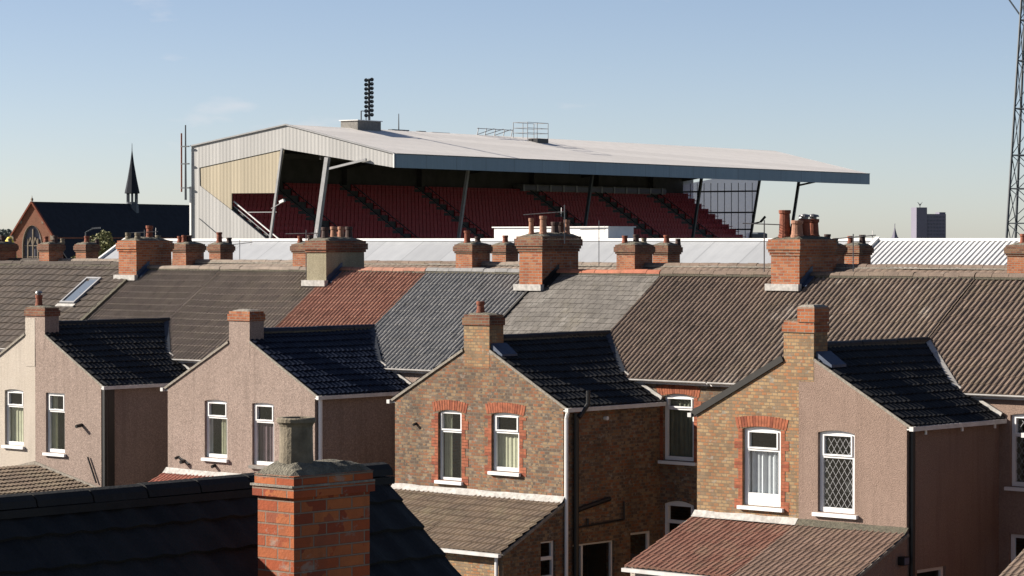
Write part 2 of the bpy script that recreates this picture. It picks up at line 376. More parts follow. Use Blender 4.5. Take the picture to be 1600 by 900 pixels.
# ---------------------------------------------------------------- windows
def arch_loop(x0, x1, z0, z1, rise, n=8):
    if rise <= 0: return [(x0, z0), (x1, z0), (x1, z1), (x0, z1)]
    pts = [(x0, z0), (x1, z0)]
    for k in range(n+1):
        f = k/n; x = x1+(x0-x1)*f; pts.append((x, z1-rise+rise*(1-(2*f-1)**2)))
    return pts
def window(parent, O, U, N, x0, x1, z0, z1, rise=.08, sill=True, content='dark', lights='top', transom=.30, mat='upvc', wide_sill=.06, fw=.09, stone='upvc', sash=True, brail=0):
    """frame, glass, sill and what hangs behind it; returns the hole loop for the wall"""
    hole = arch_loop(x0, x1, z0, z1, rise)
    g = .004
    fr = MB(); outer = arch_loop(x0+g, x1-g, z0+g, z1-g, rise)
    zt = z1-rise*.6-fw*.9
    holes = []; zm = z1-(z1-z0)*transom
    if lights == 'top':
        holes = [[(x0+fw, z0+fw*1.1+brail), (x1-fw, z0+fw*1.1+brail), (x1-fw, zm-.035), (x0+fw, zm-.035)],
                 [(x0+fw*1.35, zm+.05), (x1-fw*1.35, zm+.05), (x1-fw*1.35, zt), (x0+fw*1.35, zt)]]
    elif lights == 'side':
        xm = x0+(x1-x0)*.27
        holes = [[(x0+fw, z0+fw), (xm-.03, z0+fw), (xm-.03, z1-fw), (x0+fw, z1-fw)], [(xm+.03, z0+fw), (x1-fw, z0+fw), (x1-fw, z1-fw), (xm+.03, z1-fw)]]
    else: holes = [[(x0+fw, z0+fw), (x1-fw, z0+fw), (x1-fw, zt), (x0+fw, zt)]]
    fr.plate(outer, holes, O, U, Z_, N, -.14, -.07, mat)
    if lights == 'top' and sash:   # opening top light stands proud of the frame
        a = holes[1]; e = .035
        ol = [(a[0][0]-e, a[0][1]-e), (a[1][0]+e, a[1][1]-e), (a[2][0]+e, a[2][1]+e*.7), (a[3][0]-e, a[3][1]+e*.7)]
        fr.plate(ol, [a], O, U, Z_, N, -.0695, -.045, mat)
    # dark room behind
    r0, r1 = x0-.15, x1+.15
    w = fr.build('window', parent)
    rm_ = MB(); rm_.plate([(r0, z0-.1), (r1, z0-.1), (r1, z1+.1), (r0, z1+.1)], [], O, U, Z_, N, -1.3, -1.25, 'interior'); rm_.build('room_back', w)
    pn = MB()
    for h in holes: pn.face([O+U*a+Z_*b+N*-.109 for a, b in h], 'glass')
    pn.build('pane', w)
    if sill:
        s = MB(); s.obox(O, U, Z_, N, x0-wide_sill, x1+wide_sill, z0-.09, z0-.012, -.065, .085, stone); s.build('sill', w)
    def drape(a, b, lo, hi, m, nm='curtain', wave=.02, k=28, d=-.19):
        c = MB(); pts = []
        for i in range(k+1):
            u = a+(b-a)*i/k; dd = d+wave*math.sin(i*1.55+a*7)+wave*.5*math.sin(i*.7)
            pts += [O+U*u+Z_*lo+N*dd, O+U*u+Z_*hi+N*dd]
        c.idx(pts, [(2*i, 2*i+2, 2*i+3, 2*i+1) for i in range(k)], m); c.build(nm, w)
    top = z1-.02
    if content == 'blind_right':
        drape(x0+(x1-x0)*.52, x1, z0, zm, 'blind_cream', 'blind', .012); drape(x0, x0+.12, z0, zm, 'net_curtain')
    if content == 'blind': drape(x0, x1, z0, zm, 'blind_cream', 'blind', .012)
    if content == 'net': drape(x0, x1, z0, zm, 'net_curtain', 'curtain', .03)
    if content == 'pink': drape(x0, x1, z0, zm, 'pink_curtain')
    if content == 'olive': drape(x0, x1, z0, top, 'olive_curtain')
    if content == 'part': drape(x0+.05, x0+.3, z0, top, 'blind_cream'); drape(x1-.2, x1, z0, top, 'olive_curtain')
    if content == 'lattice':
        l = MB()
        for h in holes:
            a0, b0 = h[0]; a1, b1 = h[2]; sp = .155; sl_ = 1.5
            for sg in (1, -1):
                c = -10.
                k = int((b1-b0+sl_*(a1-a0))/(sp*sl_))+2
                for i in range(-k, k+1):
                    # line v = b0 + i*sp*sl + sg*sl*(u-a0)
                    ua, ub = a0, a1
                    f = lambda u: b0+i*sp*sl_+sg*sl_*(u-a0)
                    # clip to the rectangle
                    inv = lambda v: a0+(v-b0-i*sp*sl_)/(sg*sl_)
                    us = sorted([inv(b0), inv(b1)]); lo = max(a0, us[0]); hi = min(a1, us[1])
                    if hi-lo > .01: l.bar(O+U*lo+Z_*f(lo)+N*-.100, O+U*hi+Z_*f(hi)+N*-.100, .010, .005, 'steel_light', up=N)
        l.build('leaded_lattice', w)
        drape(x0, x0+.2, z0, top, 'olive_curtain')
    return hole
def surround(parent, O, U, N, x0, x1, z0, z1, rise, m='brick_red', below=True):
    """red brick jambs toothed into the wall and a soldier arch"""
    mb = MB(); rnd = random.Random(int(abs(x0)*100)); z = z0-.09; k = 0
    while z < z1-.1:
        wl = .23 if (k//3) % 2 == 0 else .12
        for a, b in ((x0-wl, x0-.004), (x1+.004, x1+wl)):
            mb.obox(O, U, Z_, N, a, b, z+.005, z+.070, -.02, .006+rnd.uniform(0, .003), m if rnd.random() < .75 else 'brick_red_dark')
        z += .075; k += 1
    n = int((x1-x0+.3)/.078)
    for i in range(n+1):
        f = i/n; u = x0-.12+(x1-x0+.24)*f; t_ = (2*f-1)
        zz = z1-rise+rise*(1-t_*t_)+.004; tilt = .06*t_
        hh = .24
        P = lambda a, b, d: O+U*a+Z_*b+N*d
        q = [(u-.033, zz), (u+.033, zz), (u+.033+tilt+.004, zz+hh), (u-.033+tilt-.004, zz+hh)]
        mb.plate(q, [], O, U, Z_, N, -.02, .007+rnd.uniform(0, .003), m if rnd.random() < .8 else 'brick_red_dark')
    mb.build('window_surround', parent)
# ---------------------------------------------------------------- chimneys
def pot(parent, x, y, z, r, h, m, cowl=None):
    mb = MB()
    mb.lathe((x, y, z), [(r*1.12, -.05), (r*1.12, .05), (r*1.0, .07), (r*.86, h-.10), (r*1.02, h-.08), (r*1.05, h-.01), (r*.98, h), (r*.75, h), (r*.72, h-.1)], m)
    mb.lathe((x, y, z), [(r*.74, h-.08), (.001, h-.08)], 'flue_black')  # near-black disc closes the pot just below its rim
    if cowl == 'cap':
        mb.lathe((x, y, z+h), [(r*.6, 0), (r*.6, .05), (r*1.05, .05), (r*.9, .10), (.001, .13)], 'aerial_metal')
    mb.build('chimney_pot', parent)
def stack(parent, x0, x1, y0, y1, z0, z1, m, pots=(), corb='brick_orange', steps=2, out=.032, band=.11, dome=1.0, fl='flaunching', flash='white_flashing', slope=.7, side_lead=True, seed=0, flash_side=None):
    mb = MB(); ch = .075
    zb = z1-band-(steps+1)*ch
    mb.box(x0, x1, y0, y1, z0, zb, m)
    z = zb
    for i in range(steps):
        e = out*(i+1); mb.box(x0-e, x1+e, y0-e, y1+e, z+.001, z+ch, corb); z += ch
    e = out*steps; mb.box(x0-e, x1+e, y0-e, y1+e, z+.001, z+band, corb); z += band
    e2 = out*(steps-1); mb.box(x0-e2, x1+e2, y0-e2, y1+e2, z+.001, z+ch, corb); z += ch
    # lumpy flaunching
    rnd = random.Random(seed+3); xa, xb, ya, yb = x0-e2+.01, x1+e2-.01, y0-e2+.01, y1+e2-.01; nx, ny = 7, 9; pts = []
    for j in range(ny+1):
        for i in range(nx+1):
            fx = i/nx; fy = j/ny; ed = min(fx, 1-fx, fy, 1-fy)
            hh = -.02 if ed == 0 else (.02+min(.085, ed*.3)+rnd.uniform(-.015, .02))*dome
            pts.append((xa+(xb-xa)*fx, ya+(yb-ya)*fy, z+hh))
    mb.idx(pts, [(j*(nx+1)+i, j*(nx+1)+i+1, (j+1)*(nx+1)+i+1, (j+1)*(nx+1)+i) for j in range(ny) for i in range(nx)], fl)
    c = mb.build('chimney', parent, recalc=True)
    for p in pots: pot(c, p[0], p[1], z+.05*dome, p[2], p[3], p[4], p[5] if len(p) > 5 else None)
    return c, z
# ---------------------------------------------------------------- ground, street
def struct(name, mb, **k): return mb.build(name, None, kind='structure', **k)
g = MB(); g.face([(-5000, -800, 0), (1500, -800, 0), (1500, 6000, 0), (-5000, 6000, 0)], 'ground'); struct('ground', g)
g = MB(); g.box(-170, 60, 61.6, 63.6, 0, .12, 'paving'); g.box(-170, 60, 71, 73, 0, .12, 'paving'); struct('pavement', g)
g = MB(); g.face([(-170, 63.6, .004), (60, 63.6, .004), (60, 71, .004), (-170, 71, .004)], 'asphalt'); struct('road', g)
g = MB(); g.face([(-80, 40, .006), (-28, 40, .006), (-28, 53.3, .006), (-80, 53.3, .006)], 'asphalt'); struct('yard', g)  # unseen yard surface kept dark to cut bounced light
# ---------------------------------------------------------------- the main terrace
YM, ZE, YR, TAN = 53.3, 5.63, 56.8, .70
ZR = ZE+TAN*(YR-YM+.0); YG = 49.7
def roofz(y): return ZE+TAN*(y-YM)
def main_roof(h, xa, xb, m, kind='roll', lift=0, seed=1, gut='gutter_white', end=None, ridge=None):
    mb = MB(); ang = math.atan(TAN); Sd = V((0, math.cos(ang), math.sin(ang)))
    y0 = YM-.16; O = V((xa, y0, roofz(y0)+.04+lift)); ln = (YR-y0)/math.cos(ang)
    kw = dict(roll=.155, gauge=.33, amp=.046, lap=.014, per=2, k=6)
    if kind == 'slate': kw = dict(roll=.22, gauge=.20, amp=0, lap=.010, per=1, k=1, flat=True, jit=.006)
    if kind == 'course': kw = dict(roll=.30, gauge=.33, amp=.022, lap=.035, per=1, k=5, jit=.008)
    slope_grid(mb, O, X_, Sd, xb-xa, ln, m=m, seed=seed, **kw)
    # the street side slope and the underside
    y1 = 2*YR-y0; O2 = V((xb, y1, roofz(y0)+.04+lift)); S2 = V((0, -math.cos(ang), math.sin(ang)))
    slope_grid(mb, O2, -X_, S2, xb-xa, ln, roll=.31, gauge=.66, amp=.03, lap=.028, m=m, per=1, k=3, seed=seed+9)
    r = mb.build('roof', h, recalc=False)
    rc = MB(); ridge_caps(rc, (xa+.01, YR, ZR+.04+lift), (xb-.01, YR, ZR+.04+lift), .12, ridge or m, seed=seed, joint='mortar_mossy'); rc.build('ridge_tiles', r)
    gu = MB()
    K = 6; yc = YM-.17; zc = ZE-.075+lift
    A = []; 
    for xx in (xa+.02, xb-.02):
        for k in range(K+1): a = math.pi+math.pi*k/K; A.append((xx, yc+.06*math.cos(a), zc+.06*math.sin(a)+.02))
    gu.idx(A, [(k, k+1, K+2+k, K+1+k) for k in range(K)], gut)
    gu.box(xa+.02, xb-.02, YM-.11, YM-.09, zc-.09, zc+.05, gut)
    gu.build('gutter', h)
    return r
def gable_half(xl, xr, xp, ze, za, side):
    """outline of one half of a shared gable, x from xl to xr with the party line xp"""
    if side == 'L': return [(xl, 0), (xp, 0), (xp, za), (xl, ze)]
    return [(xp, 0), (xr, 0), (xr, ze), (xp, za)]
def wing(h, side, xo, xp, ze, za, wmat, rmat, wins, ridge_y=54.7, lean=None, holes_side=(), seed=1, verge='mortar', ridge=False, vstop=None, eave_mat='gutter_white', side_windows=(), main_w=None, gap=0):
    """one half of the gabled rear wing: xo outer wall, xp party line"""
    O = V((0, YG, 0)); N = -Y_
    wl = MB(); hs = []
    for w in wins:
        w = dict(w); sur = w.pop('sur', None)
        hs.append(window(h, O, X_, N, **w))
        if sur: surround(h, O, X_, N, w['x0'], w['x1'], w['z0'], w['z1'], w.get('rise', .08))
    poly = gable_half(xo, xo, xp, ze, za, side)
    wl.plate(poly, hs, O, X_, Z_, N, -.25, 0, wmat)
    sN = X_ if side == 'R' else -X_; sU = Y_ if side == 'R' else -Y_
    so_ = V((xo, 0, 0)); sh = []
    for w in side_windows:
        sh.append(window(h, so_, sU, sN, **w))
    a, b = (YG+.25, YM) if side == 'R' else (-YM, -YG-.25)
    wl.plate([(a, 0), (b, 0), (b, ze), (a, ze)], sh, so_, sU, Z_, sN, -.25, 0, wmat)
    # lean-to
    if lean and lean.get('type') == 'front':
        yf, zf, zt, lm = lean['y'], lean['z'], lean['zt'], lean['mat']
        O2 = V((0, yf, 0)); x0, x1 = min(xo, xp), max(xo, xp); fh = [window(h, O2, X_, N, **w) for w in lean.get('wins', [])]
        wm = lean.get('wall', wmat)
        wl.plate([(x0, 0), (x1, 0), (x1, zf-.05), (x0, zf-.05)], fh, O2, X_, Z_, N, -.25, 0, wm)
        sw = [window(h, so_, sU, sN, **w) for w in lean.get('side_wins', [])]
        pl = [(yf+.25, 0), (YG, 0), (YG, zt-.08), (yf+.25, zf-.03)] if side == 'R' else [(-YG, 0), (-yf-.25, 0), (-yf-.25, zf-.03), (-YG, zt-.08)]
        wl.plate(pl, sw, so_, sU, Z_, sN, -.25, 0, wmat)
        ang = math.atan((zt-zf)/(YG-yf)); Sd = V((0, math.cos(ang), math.sin(ang)))
        ov = .06; xa = x0-(ov if side == 'L' else 0); xb = x1+(ov if side == 'R' else 0)
        lr = MB(); slope_grid(lr, V((xa, yf-.13, zf-.13*math.tan(ang))), X_, Sd, xb-xa, (YG-yf+.13)/math.cos(ang)-.02, lean.get('roll', .15), .28, lean.get('amp', .03), lean.get('lap', .02), lm, per=2, k=5, seed=seed+5)
        ro = lr.build('lean_to_roof', h, recalc=False)
        fl = MB(); n = 9; rnd = random.Random(seed); y = YG-.012
        pts = []
        for i in range(n+1):
            x = xa+(xb-xa)*i/n; pts += [(x, y, zt+.10+rnd.uniform(-.012, .012)), (x, y-.10, zt-.01+rnd.uniform(-.01, .01)), (x, y-.14, zt-.035)]
        fl.idx(pts, [(3*i+k, 3*i+3+k, 3*i+4+k, 3*i+1+k) for i in range(n) for k in (0, 1)], lean.get('flash', 'white_flashing'))
        fl.build('flashing', ro)
        vx = xb if side == 'R' else xa
        vg = MB(); vg.bar((vx, yf-.1, zf-.10), (vx, YG-.02, zt-.055), .05, .07, lean.get('verge', 'mortar')); vg.build('verge', ro)
        gu = MB(); gu.box(xa, xb, yf-.24, yf-.13, zf-.16, zf-.08, 'gutter_white'); gu.build('gutter', ro)
        if lean.get('pipe'):
            px = lean['pipe']; pp = MB(); pp.tube((px, yf-.06, 0), (px, yf-.06, zf-.1), .04, 'upvc', n=8); pp.build('downpipe', h)
    if lean and lean.get('type') == 'gable':
        zt, sl_, yf = lean['zt'], lean['slope'], lean['y']; d = -1 if side == 'L' else 1
        ang = math.atan(sl_); w_ = abs(xo-xp)+.1; Sd = V((-d*math.cos(ang), 0, math.sin(ang)))
        lr = MB(); e = V((xp+d*w_, yf if d > 0 else YG-.01, zt-sl_*w_))
        slope_grid(lr, e, Y_ if d > 0 else -Y_, Sd, YG-.01-yf, w_/math.cos(ang), .15, .30, .028, .03, lean['mat'], per=2, k=5, seed=seed+5)
        ro = lr.build('lean_to_roof', h, recalc=False)
        fl = MB(); fl.bar((xp+d*w_, YG-.03, zt-sl_*w_+.06), (xp, YG-.03, zt+.06), .04, .10, 'mortar'); fl.build('flashing', ro)
        wl.plate([(xp, 0), (xo, 0), (xo, zt-sl_*w_), (xp, zt-.06)], [], V((0, yf+.1, 0)), X_, Z_, N, -.2, 0, wmat)
        wl.box(min(xo, xo-d*.2), max(xo, xo-d*.2), yf+.3, YG, 0, zt-sl_*w_-.03, wmat)
    wl.build_each('wall', h)
    # wing roof slope
    half = abs(xo-xp); tan = (za-ze)/half; ang = math.atan(tan); d = -1 if side == 'L' else 1; ov = .14
    e = V((xo+d*ov, (YG+.01) if d > 0 else ridge_y, ze-ov*tan+.06)); Sd = V((-d*math.cos(ang), 0, math.sin(ang)))
    rm = MB(); slope_grid(rm, e, Y_*d, Sd, ridge_y-YG-.01, (half+ov)/math.cos(ang), .165, .32, .034, .030, rmat, per=2, k=6, seed=seed, jit=.006)
    ro = rm.build('wing_roof', h, recalc=False)
    if ridge:
        rc = MB(); ridge_caps(rc, (xp, YG+.45, za+.07), (xp, ridge_y, za+.07), .12, rmat, seed=seed, joint='mortar_mossy'); rc.build('ridge_tiles', ro)
    vs = xp if vstop is None else vstop; vg = MB(); vg.bar((xo+d*ov, YG-.022, ze-ov*tan+.02), (vs, YG-.022, za+.035-abs(vs-xp)*tan), .03 if verge == 'mortar' else .04, .06 if verge == 'mortar' else .14, verge); vg.build('verge', ro)
    gx = xo+d*(ov+.03); gu = MB(); gu.box(min(gx-.05, gx+.05), max(gx-.05, gx+.05), YG-.08, YM-.02, ze-.115, ze-.02, eave_mat)
    gu.box(min(xo, gx-d*.05), max(xo, gx-d*.05), YG, YM-.02, ze-.10, ze-.07, eave_mat)
    gu.build('gutter', h)
    # lead up the valley where the wing meets the main roof
    if side == 'R':
        vz = ZE+.09; vx = xp+(za-ZE)/tan
        va = MB(); va.bar((xp+.05, YM+(za-ZE)/TAN-.04, za+.10), (vx, YM-.10, vz), .14, .03, 'white_flashing' if seed == 28 else 'dark_lead'); va.bar((vx, YM-.05, vz-.01), (xo+.1, YM-.05, ze+.07), .05, .10, 'white_flashing'); va.build('valley', ro)
    return ro
def party_walls(h, xa, xb, wmat, holes=(), wins=()):
    wl = MB(); O = V((0, YM, 0)); hs = []
    for w in wins:
        w = dict(w); sur = w.pop('sur', None)
        hs.append(window(h, O, X_, -Y_, **w))
        if sur: surround(h, O, X_, -Y_, w['x0'], w['x1'], w['z0'], w['z1'], w.get('rise', .08))
    wl.plate([(xa, 0), (xb, 0), (xb, ZE-.02), (xa, ZE-.02)], hs, O, X_, Z_, -Y_, -.25, 0, wmat)
    y2 = 2*YR-YM; fh = []
    wl.plate([(xa, 0), (xb, 0), (xb, ZE-.02), (xa, ZE-.02)], [], V((0, y2, 0)), X_, Z_, Y_, -.25, 0, 'brick_old')
    wl.build_each('wall', h)
    # street windows
    for z in (1.0, 3.7):
        cx = (xa+xb)/2+.3
        f = MB(); f.box(cx-.6, cx+.6, y2, y2+.05, z, z+1.4, 'upvc'); f.box(cx-.53, cx+.53, y2+.045, y2+.056, z+.07, z+1.33, 'tower_glass'); f.build('window', h)
GR = 'terraced houses of the nearer row'
def house(label, xa): return thing('terraced_house', label, 'house', ((xa), YM, 0), GR)
rows = []
# a: dark tiled roof with a skylight
h = house('terraced house with skylight in its dark patchy brown roof, leftmost of the nearer row', -72)
party_walls(h, -78, -67.55, 'render_pink'); rA = main_roof(h, -78, -67.55, 'tile_dark', 'course', lift=.10, seed=11)
ang = math.atan(TAN); Sd = V((0, math.cos(ang), math.sin(ang))); Nn = V((0, -math.sin(ang), math.cos(ang)))
k = MB(); Os = V((-69.35, 55.05, roofz(55.05)+.14))
k.plate([(0, 0), (.72, 0), (.72, 1.35), (0, 1.35)], [[(.07, .07), (.65, .07), (.65, 1.28), (.07, 1.28)]], Os, X_, Sd, Nn, 0, .09, 'steel_light')
k.plate([(-.08, -.15), (.80, -.15), (.80, -.02), (-.08, -.02)], [], Os, X_, Sd, Nn, 0, .05, 'white_flashing')
sk = k.build('skylight', rA)
k = MB(); k.plate([(.07, .07), (.65, .07), (.65, 1.28), (.07, 1.28)], [], Os, X_, Sd, Nn, .02, .05, 'roof_glass'); k.build('pane', sk)
vg = MB(); vg.bar((-67.52, YM-.15, roofz(YM-.15)+.06), (-67.52, YR, ZR+.06), .16, .17, 'mortar_mossy'); vg.build('verge', rA)
# s1 stack belongs to it
c, z = stack(h, -68.0, -67.15, 56.28, 57.7, 6.8, 8.98, 'brick_orange', corb='brick_orange', fl='flaunching',
    pots=[(-67.8, 56.5, .09, .2, 'buff_pot'), (-67.35, 56.5, .09, .2, 'buff_pot'), (-67.55, 57.15, .11, .42, 'clay_pot'), (-67.55, 57.5, .09, .12, 'buff_pot')], seed=1)
def flashing(parent, x0, x1, y0, y1, m='white_flashing', lead='lead', side=True):
    f = MB(); zf = roofz(y0)
    f.bar((x0-.10, y0-.06, roofz(y0-.06)+.16), (x1+.06, y0-.06, roofz(y0-.06)+.16), .14, .17, m)
    f.build('flashing', parent)
    if side:
        f = MB(); n = 6; q = []
        for i in range(n+1):
            y = y0+(min(y1, YR)-y0)*i/n+.0; step = .20+.02*(i % 2)
            q += [(x1+.012, y, roofz(y)+.05), (x1+.018, y, roofz(y)+.08+step)]
        f.idx(q, [(2*i, 2*i+2, 2*i+3, 2*i+1) for i in range(n)], lead)
        f.bar((x1+.09, y0+.05, roofz(y0+.05)+.105), (x1+.09, YR-.1, roofz(YR-.1)+.105), .15, .012, lead)
        f.build('flashing', parent)
flashing(c, -68.0, -67.15, 56.28, 57.7)
# b: cream painted half of wing A
XA = -63.75
h = house('terraced house with cream painted half gable at the left edge of the view', -65.6)
party_walls(h, -67.55, XA, 'render_cream'); main_roof(h, -67.55, XA, 'tile_dull', seed=12)
wing(h, 'L', -66.7, XA, 4.97, 6.52, 'render_cream', 'tile_black', [dict(x0=-65.16, x1=-64.29, z0=3.11, z1=4.72, content='blind', rise=.05)],
     lean=dict(type='gable', zt=2.60, slope=.2, y=45.5, mat='tile_mossy'), vstop=-64.2, seed=21)
# c: pink pebbledash half of wing A
h = house('terraced house with pebbledashed half gable beside the cream one, black wing roof', -61)
party_walls(h, XA, -58.93, 'render_pink'); main_roof(h, XA, -58.93, 'tile_dull', seed=13)
wing(h, 'R', -60.82, XA, 4.97, 6.52, 'render_pink', 'tile_black', [dict(x0=-63.27, x1=-62.42, z0=2.99, z1=4.68, content='part', rise=0)],
     lean=dict(type='gable', zt=2.60, slope=.2, y=45.5, mat='tile_mossy'), vstop=-63.28, seed=22, ridge=True)
c, z = stack(h, -64.18, -63.3, YG-.004, YG+.5, 5.9, 7.08, 'render_pink', corb='brick_old', steps=1, out=.03, band=.09, dome=.5, fl='flaunching', pots=[(-63.85, YG+.22, .10, .33, 'clay_pot', 'cap')], seed=2)
f = MB(); f.box(-64.183, XA+.003, YG-.012, YG+.497, 5.4, 6.78, 'render_cream'); f.build('painted_face', c)
p = MB(); p.tube((-60.74, YG+.14, 0), (-60.74, YG+.14, 4.9), .05, 'brown_pipe', n=8); p.box(-60.80, -60.70, YG+.02, YG+.38, .5, 4.86, 'black_pipe'); p.build('downpipe', h)
p = MB(); p.tube((-61.65, YG, 3.83), (-61.65, YG-.22, 3.80), .05, 'black_pipe', n=8); p.tube((-61.35, YG-.05, 2.95), (-60.98, YG-.05, 2.25), .025, 'black_pipe'); p.build_each('waste_pipe', h)
c, z = stack(h, -59.36, -58.55, 56.16, 57.7, 6.8, 8.98, 'render_stack', corb='brick_old', steps=2, out=.04, fl='flaunching',
    pots=[(-58.95, 56.5, .11, .34, 'dark_pot'), (-58.95, 56.85, .10, .36, 'clay_pot_pale'), (-58.95, 57.15, .10, .36, 'clay_pot_pale'), (-58.95, 57.47, .11, .36, 'dark_pot')], seed=3)
flashing(c, -59.36, -58.55, 56.16, 57.7)
# d, e: wing B
XB = -55.08
h = house('terraced house under the terracotta orange roof, carrying the brick topped chimney', -57)
party_walls(h, -58.93, XB, 'render_pink'); main_roof(h, -58.93, XB, 'tile_orange', seed=14)
wing(h, 'L', -58.0, XB, 5.02, 6.5, 'render_pink', 'tile_navy', [dict(x0=-56.5, x1=-55.6, z0=3.2, z1=4.75, content='blind_right', rise=.04)],
     lean=dict(type='front', y=47.5, z=1.86, zt=2.74, mat='tile_red'), vstop=-55.54, seed=23)
p = MB(); p.tube((-57.55, YG, 3.15), (-57.55, YG-.12, 3.12), .04, 'black_pipe', n=8); p.tube((-57.55, YG-.03, 3.15), (-57.1, YG-.03, 2.98), .03, 'black_pipe', n=6); p.tube((-57.3, YG, 3.05), (-57.3, YG-.16, 3.03), .05, 'black_pipe', n=8); p.tube((-56.08, YG, 3.0), (-56.08, YG-.12, 2.97), .045, 'black_pipe', n=8); p.build_each('waste_pipe', h)
h = house('terraced house under the mid grey tiled roof, with dark blue wing roof', -53)
party_walls(h, XB, -50.6, 'render_pink'); main_roof(h, XB, -50.6, 'tile_grey', seed=15)
pl_ = MB(); pl_.bar((-50.6, YM-.16, roofz(YM-.16)+.075), (-50.6, YR-.1, roofz(YR-.1)+.075), .07, .05, 'black_board'); pl_.build('verge', h)  # thin black bar laid in for the dark gap between the two roofs
wing(h, 'R', -52.24, XB, 5.02, 6.5, 'render_pink', 'tile_navy', [dict(x0=-54.62, x1=-53.78, z0=3.1, z1=4.74, content='pink', rise=.03, stone='concrete')],
     lean=dict(type='front', y=47.5, z=1.86, zt=2.74, mat='tile_red'), vstop=-54.69, seed=24, ridge=True)
c, z = stack(h, -55.52, -54.71, YG-.004, YG+.5, 5.9, 7.12, 'render_pink', corb='brick_orange', steps=1, out=.03, band=.10, dome=.5, fl='mortar', seed=4)
p = MB(); p.tube((-52.16, YG+.12, 0), (-52.16, YG+.12, 4.9), .055, 'upvc', n=8); p.build('downpipe', h)
c, z = stack(h, -50.98, -50.15, 56.12, 57.6, 6.8, 9.10, 'brick_orange', corb='brick_old', steps=3, out=.028, fl='flaunching',
    pots=[(-50.72, 56.32, .075, .44, 'clay_pot_pale'), (-50.38, 56.42, .10, .50, 'clay_pot_pale'), (-50.45, 56.98, .11, .34, 'dark_pot'), (-50.3, 57.3, .085, .40, 'clay_pot_pale'), (-50.6, 57.4, .12, .34, 'dark_pot')], seed=5)
flashing(c, -50.98, -50.15, 56.12, 57.6, lead='tile_black')
# f, g: wing C (brick)
XC = -46.54
h = house('terraced house under grey slates, mixed brick gable with one red chimney pot', -48.5)
party_walls(h, -50.6, XC, 'brick_yellow'); main_roof(h, -50.6, XC, 'slate', 'slate', seed=16, ridge='ridge_red')
wing(h, 'L', -49.34, XC, 5.03, 6.52, 'brick_yellow', 'tile_black', [dict(x0=-47.84, x1=-47.05, z0=3.10, z1=4.83, content='part', sur=1, rise=.06, fw=.06)],
     lean=dict(type='front', y=47.6, z=1.84, zt=2.83, mat='tile_mossy', wins=[], wall='brick_buff', roll=.155, amp=.02, lap=.045), vstop=-46.99, seed=25)
c, z = stack(h, -46.97, -46.12, YG-.004, YG+.5, 5.9, 7.18, 'brick_buff', corb='brick_old', steps=1, out=.03, band=.10, dome=.5, fl='flaunching', pots=[(-46.62, YG+.22, .10, .30, 'clay_pot')], seed=6)
f = MB(); f.hexa([(-46.115, YG+.05, 6.33), (-45.75, YG+.05, 6.19), (-45.75, YG+.6, 6.19), (-46.115, YG+.6, 6.33)], [(-46.115, YG+.05, 6.50), (-45.75, YG+.05, 6.24), (-45.75, YG+.6, 6.24), (-46.115, YG+.6, 6.50)], 'lead'); f.build('flashing', c)
p = MB(); p.tube((-48.6, YG, 4.45), (-48.6, YG-.10, 4.42), .035, 'black_pipe', n=8); p.build_each('waste_pipe', h)
h = house('terraced house with dark brick side wall, white corner downpipe and patio door', -44.5)
party_walls(h, XC, -42.12, 'brick_yellow', wins=[dict(x0=-43.64, x1=-42.68, z0=3.60, z1=5.24, content='olive', sur=1, rise=.08, transom=.22, wide_sill=.1), dict(x0=-43.64, x1=-42.68, z0=1.1, z1=2.62, content='dark', rise=.09, transom=.35)])
main_roof(h, XC, -42.12, 'tile_brown', seed=17)
wing(h, 'R', -43.74, XC, 5.05, 6.52, 'brick_yellow', 'tile_black', [dict(x0=-46.05, x1=-45.15, z0=3.42, z1=4.84, content='blind', sur=1, rise=.05, transom=.33)],
     lean=dict(type='front', y=47.6, z=1.84, zt=2.83, mat='tile_mossy', wall='brick_buff', pipe=-43.9, roll=.155, amp=.02, lap=.045, side_wins=[dict(x0=48.9, x1=49.42, z0=1.05, z1=1.92, rise=0, transom=.48, sash=False, fw=.05)]),
     side_windows=[dict(x0=50.04, x1=51.57, z0=.2, z1=1.76, rise=0, lights='side', sill=False, fw=.05), dict(x0=52.17, x1=52.98, z0=.7, z1=1.88, rise=0, lights='one', fw=.07)], vstop=-46.1, seed=26, ridge=True)
p = MB(); p.tube((-43.66, YG+.02, 0), (-43.66, YG+.02, 4.78), .045, 'upvc', n=8); p.tube((-43.66, YG+.02, 4.78), (-43.6, YG+.0, 4.92), .045, 'upvc', n=8); p.build('downpipe', h)
p = MB(); p.tube((-43.64, YG+.35, 0), (-43.64, YG+.35, 4.9), .065, 'black_pipe', n=8); p.tube((-43.55, YG+.35, 4.8), (-43.5, YG+.62, 5.1), .055, 'black_pipe', n=8); p.tube((-43.5, YG+.62, 5.05), (-43.5, YG+.62, 5.42), .05, 'black_pipe', n=8)
p.tube((-43.66, 50.1, 2.58), (-43.66, 51.3, 2.78), .06, 'black_pipe', n=8); p.tube((-43.67, 50.05, 2.17), (-43.67, 51.85, 2.24), .025, 'black_pipe'); p.tube((-43.67, 51.85, 2.24), (-43.67, 51.85, 2.68), .022, 'black_pipe'); p.tube((-43.67, 50.5, 2.2), (-43.67, 50.5, 2.36), .03, 'black_pipe'); p.build_each('waste_pipe', h)
p = MB(); p.tube((-43.74, 51.2, 4.72), (-43.64, 51.2, 4.72), .05, 'upvc', n=8); p.build('wall_vent', h)
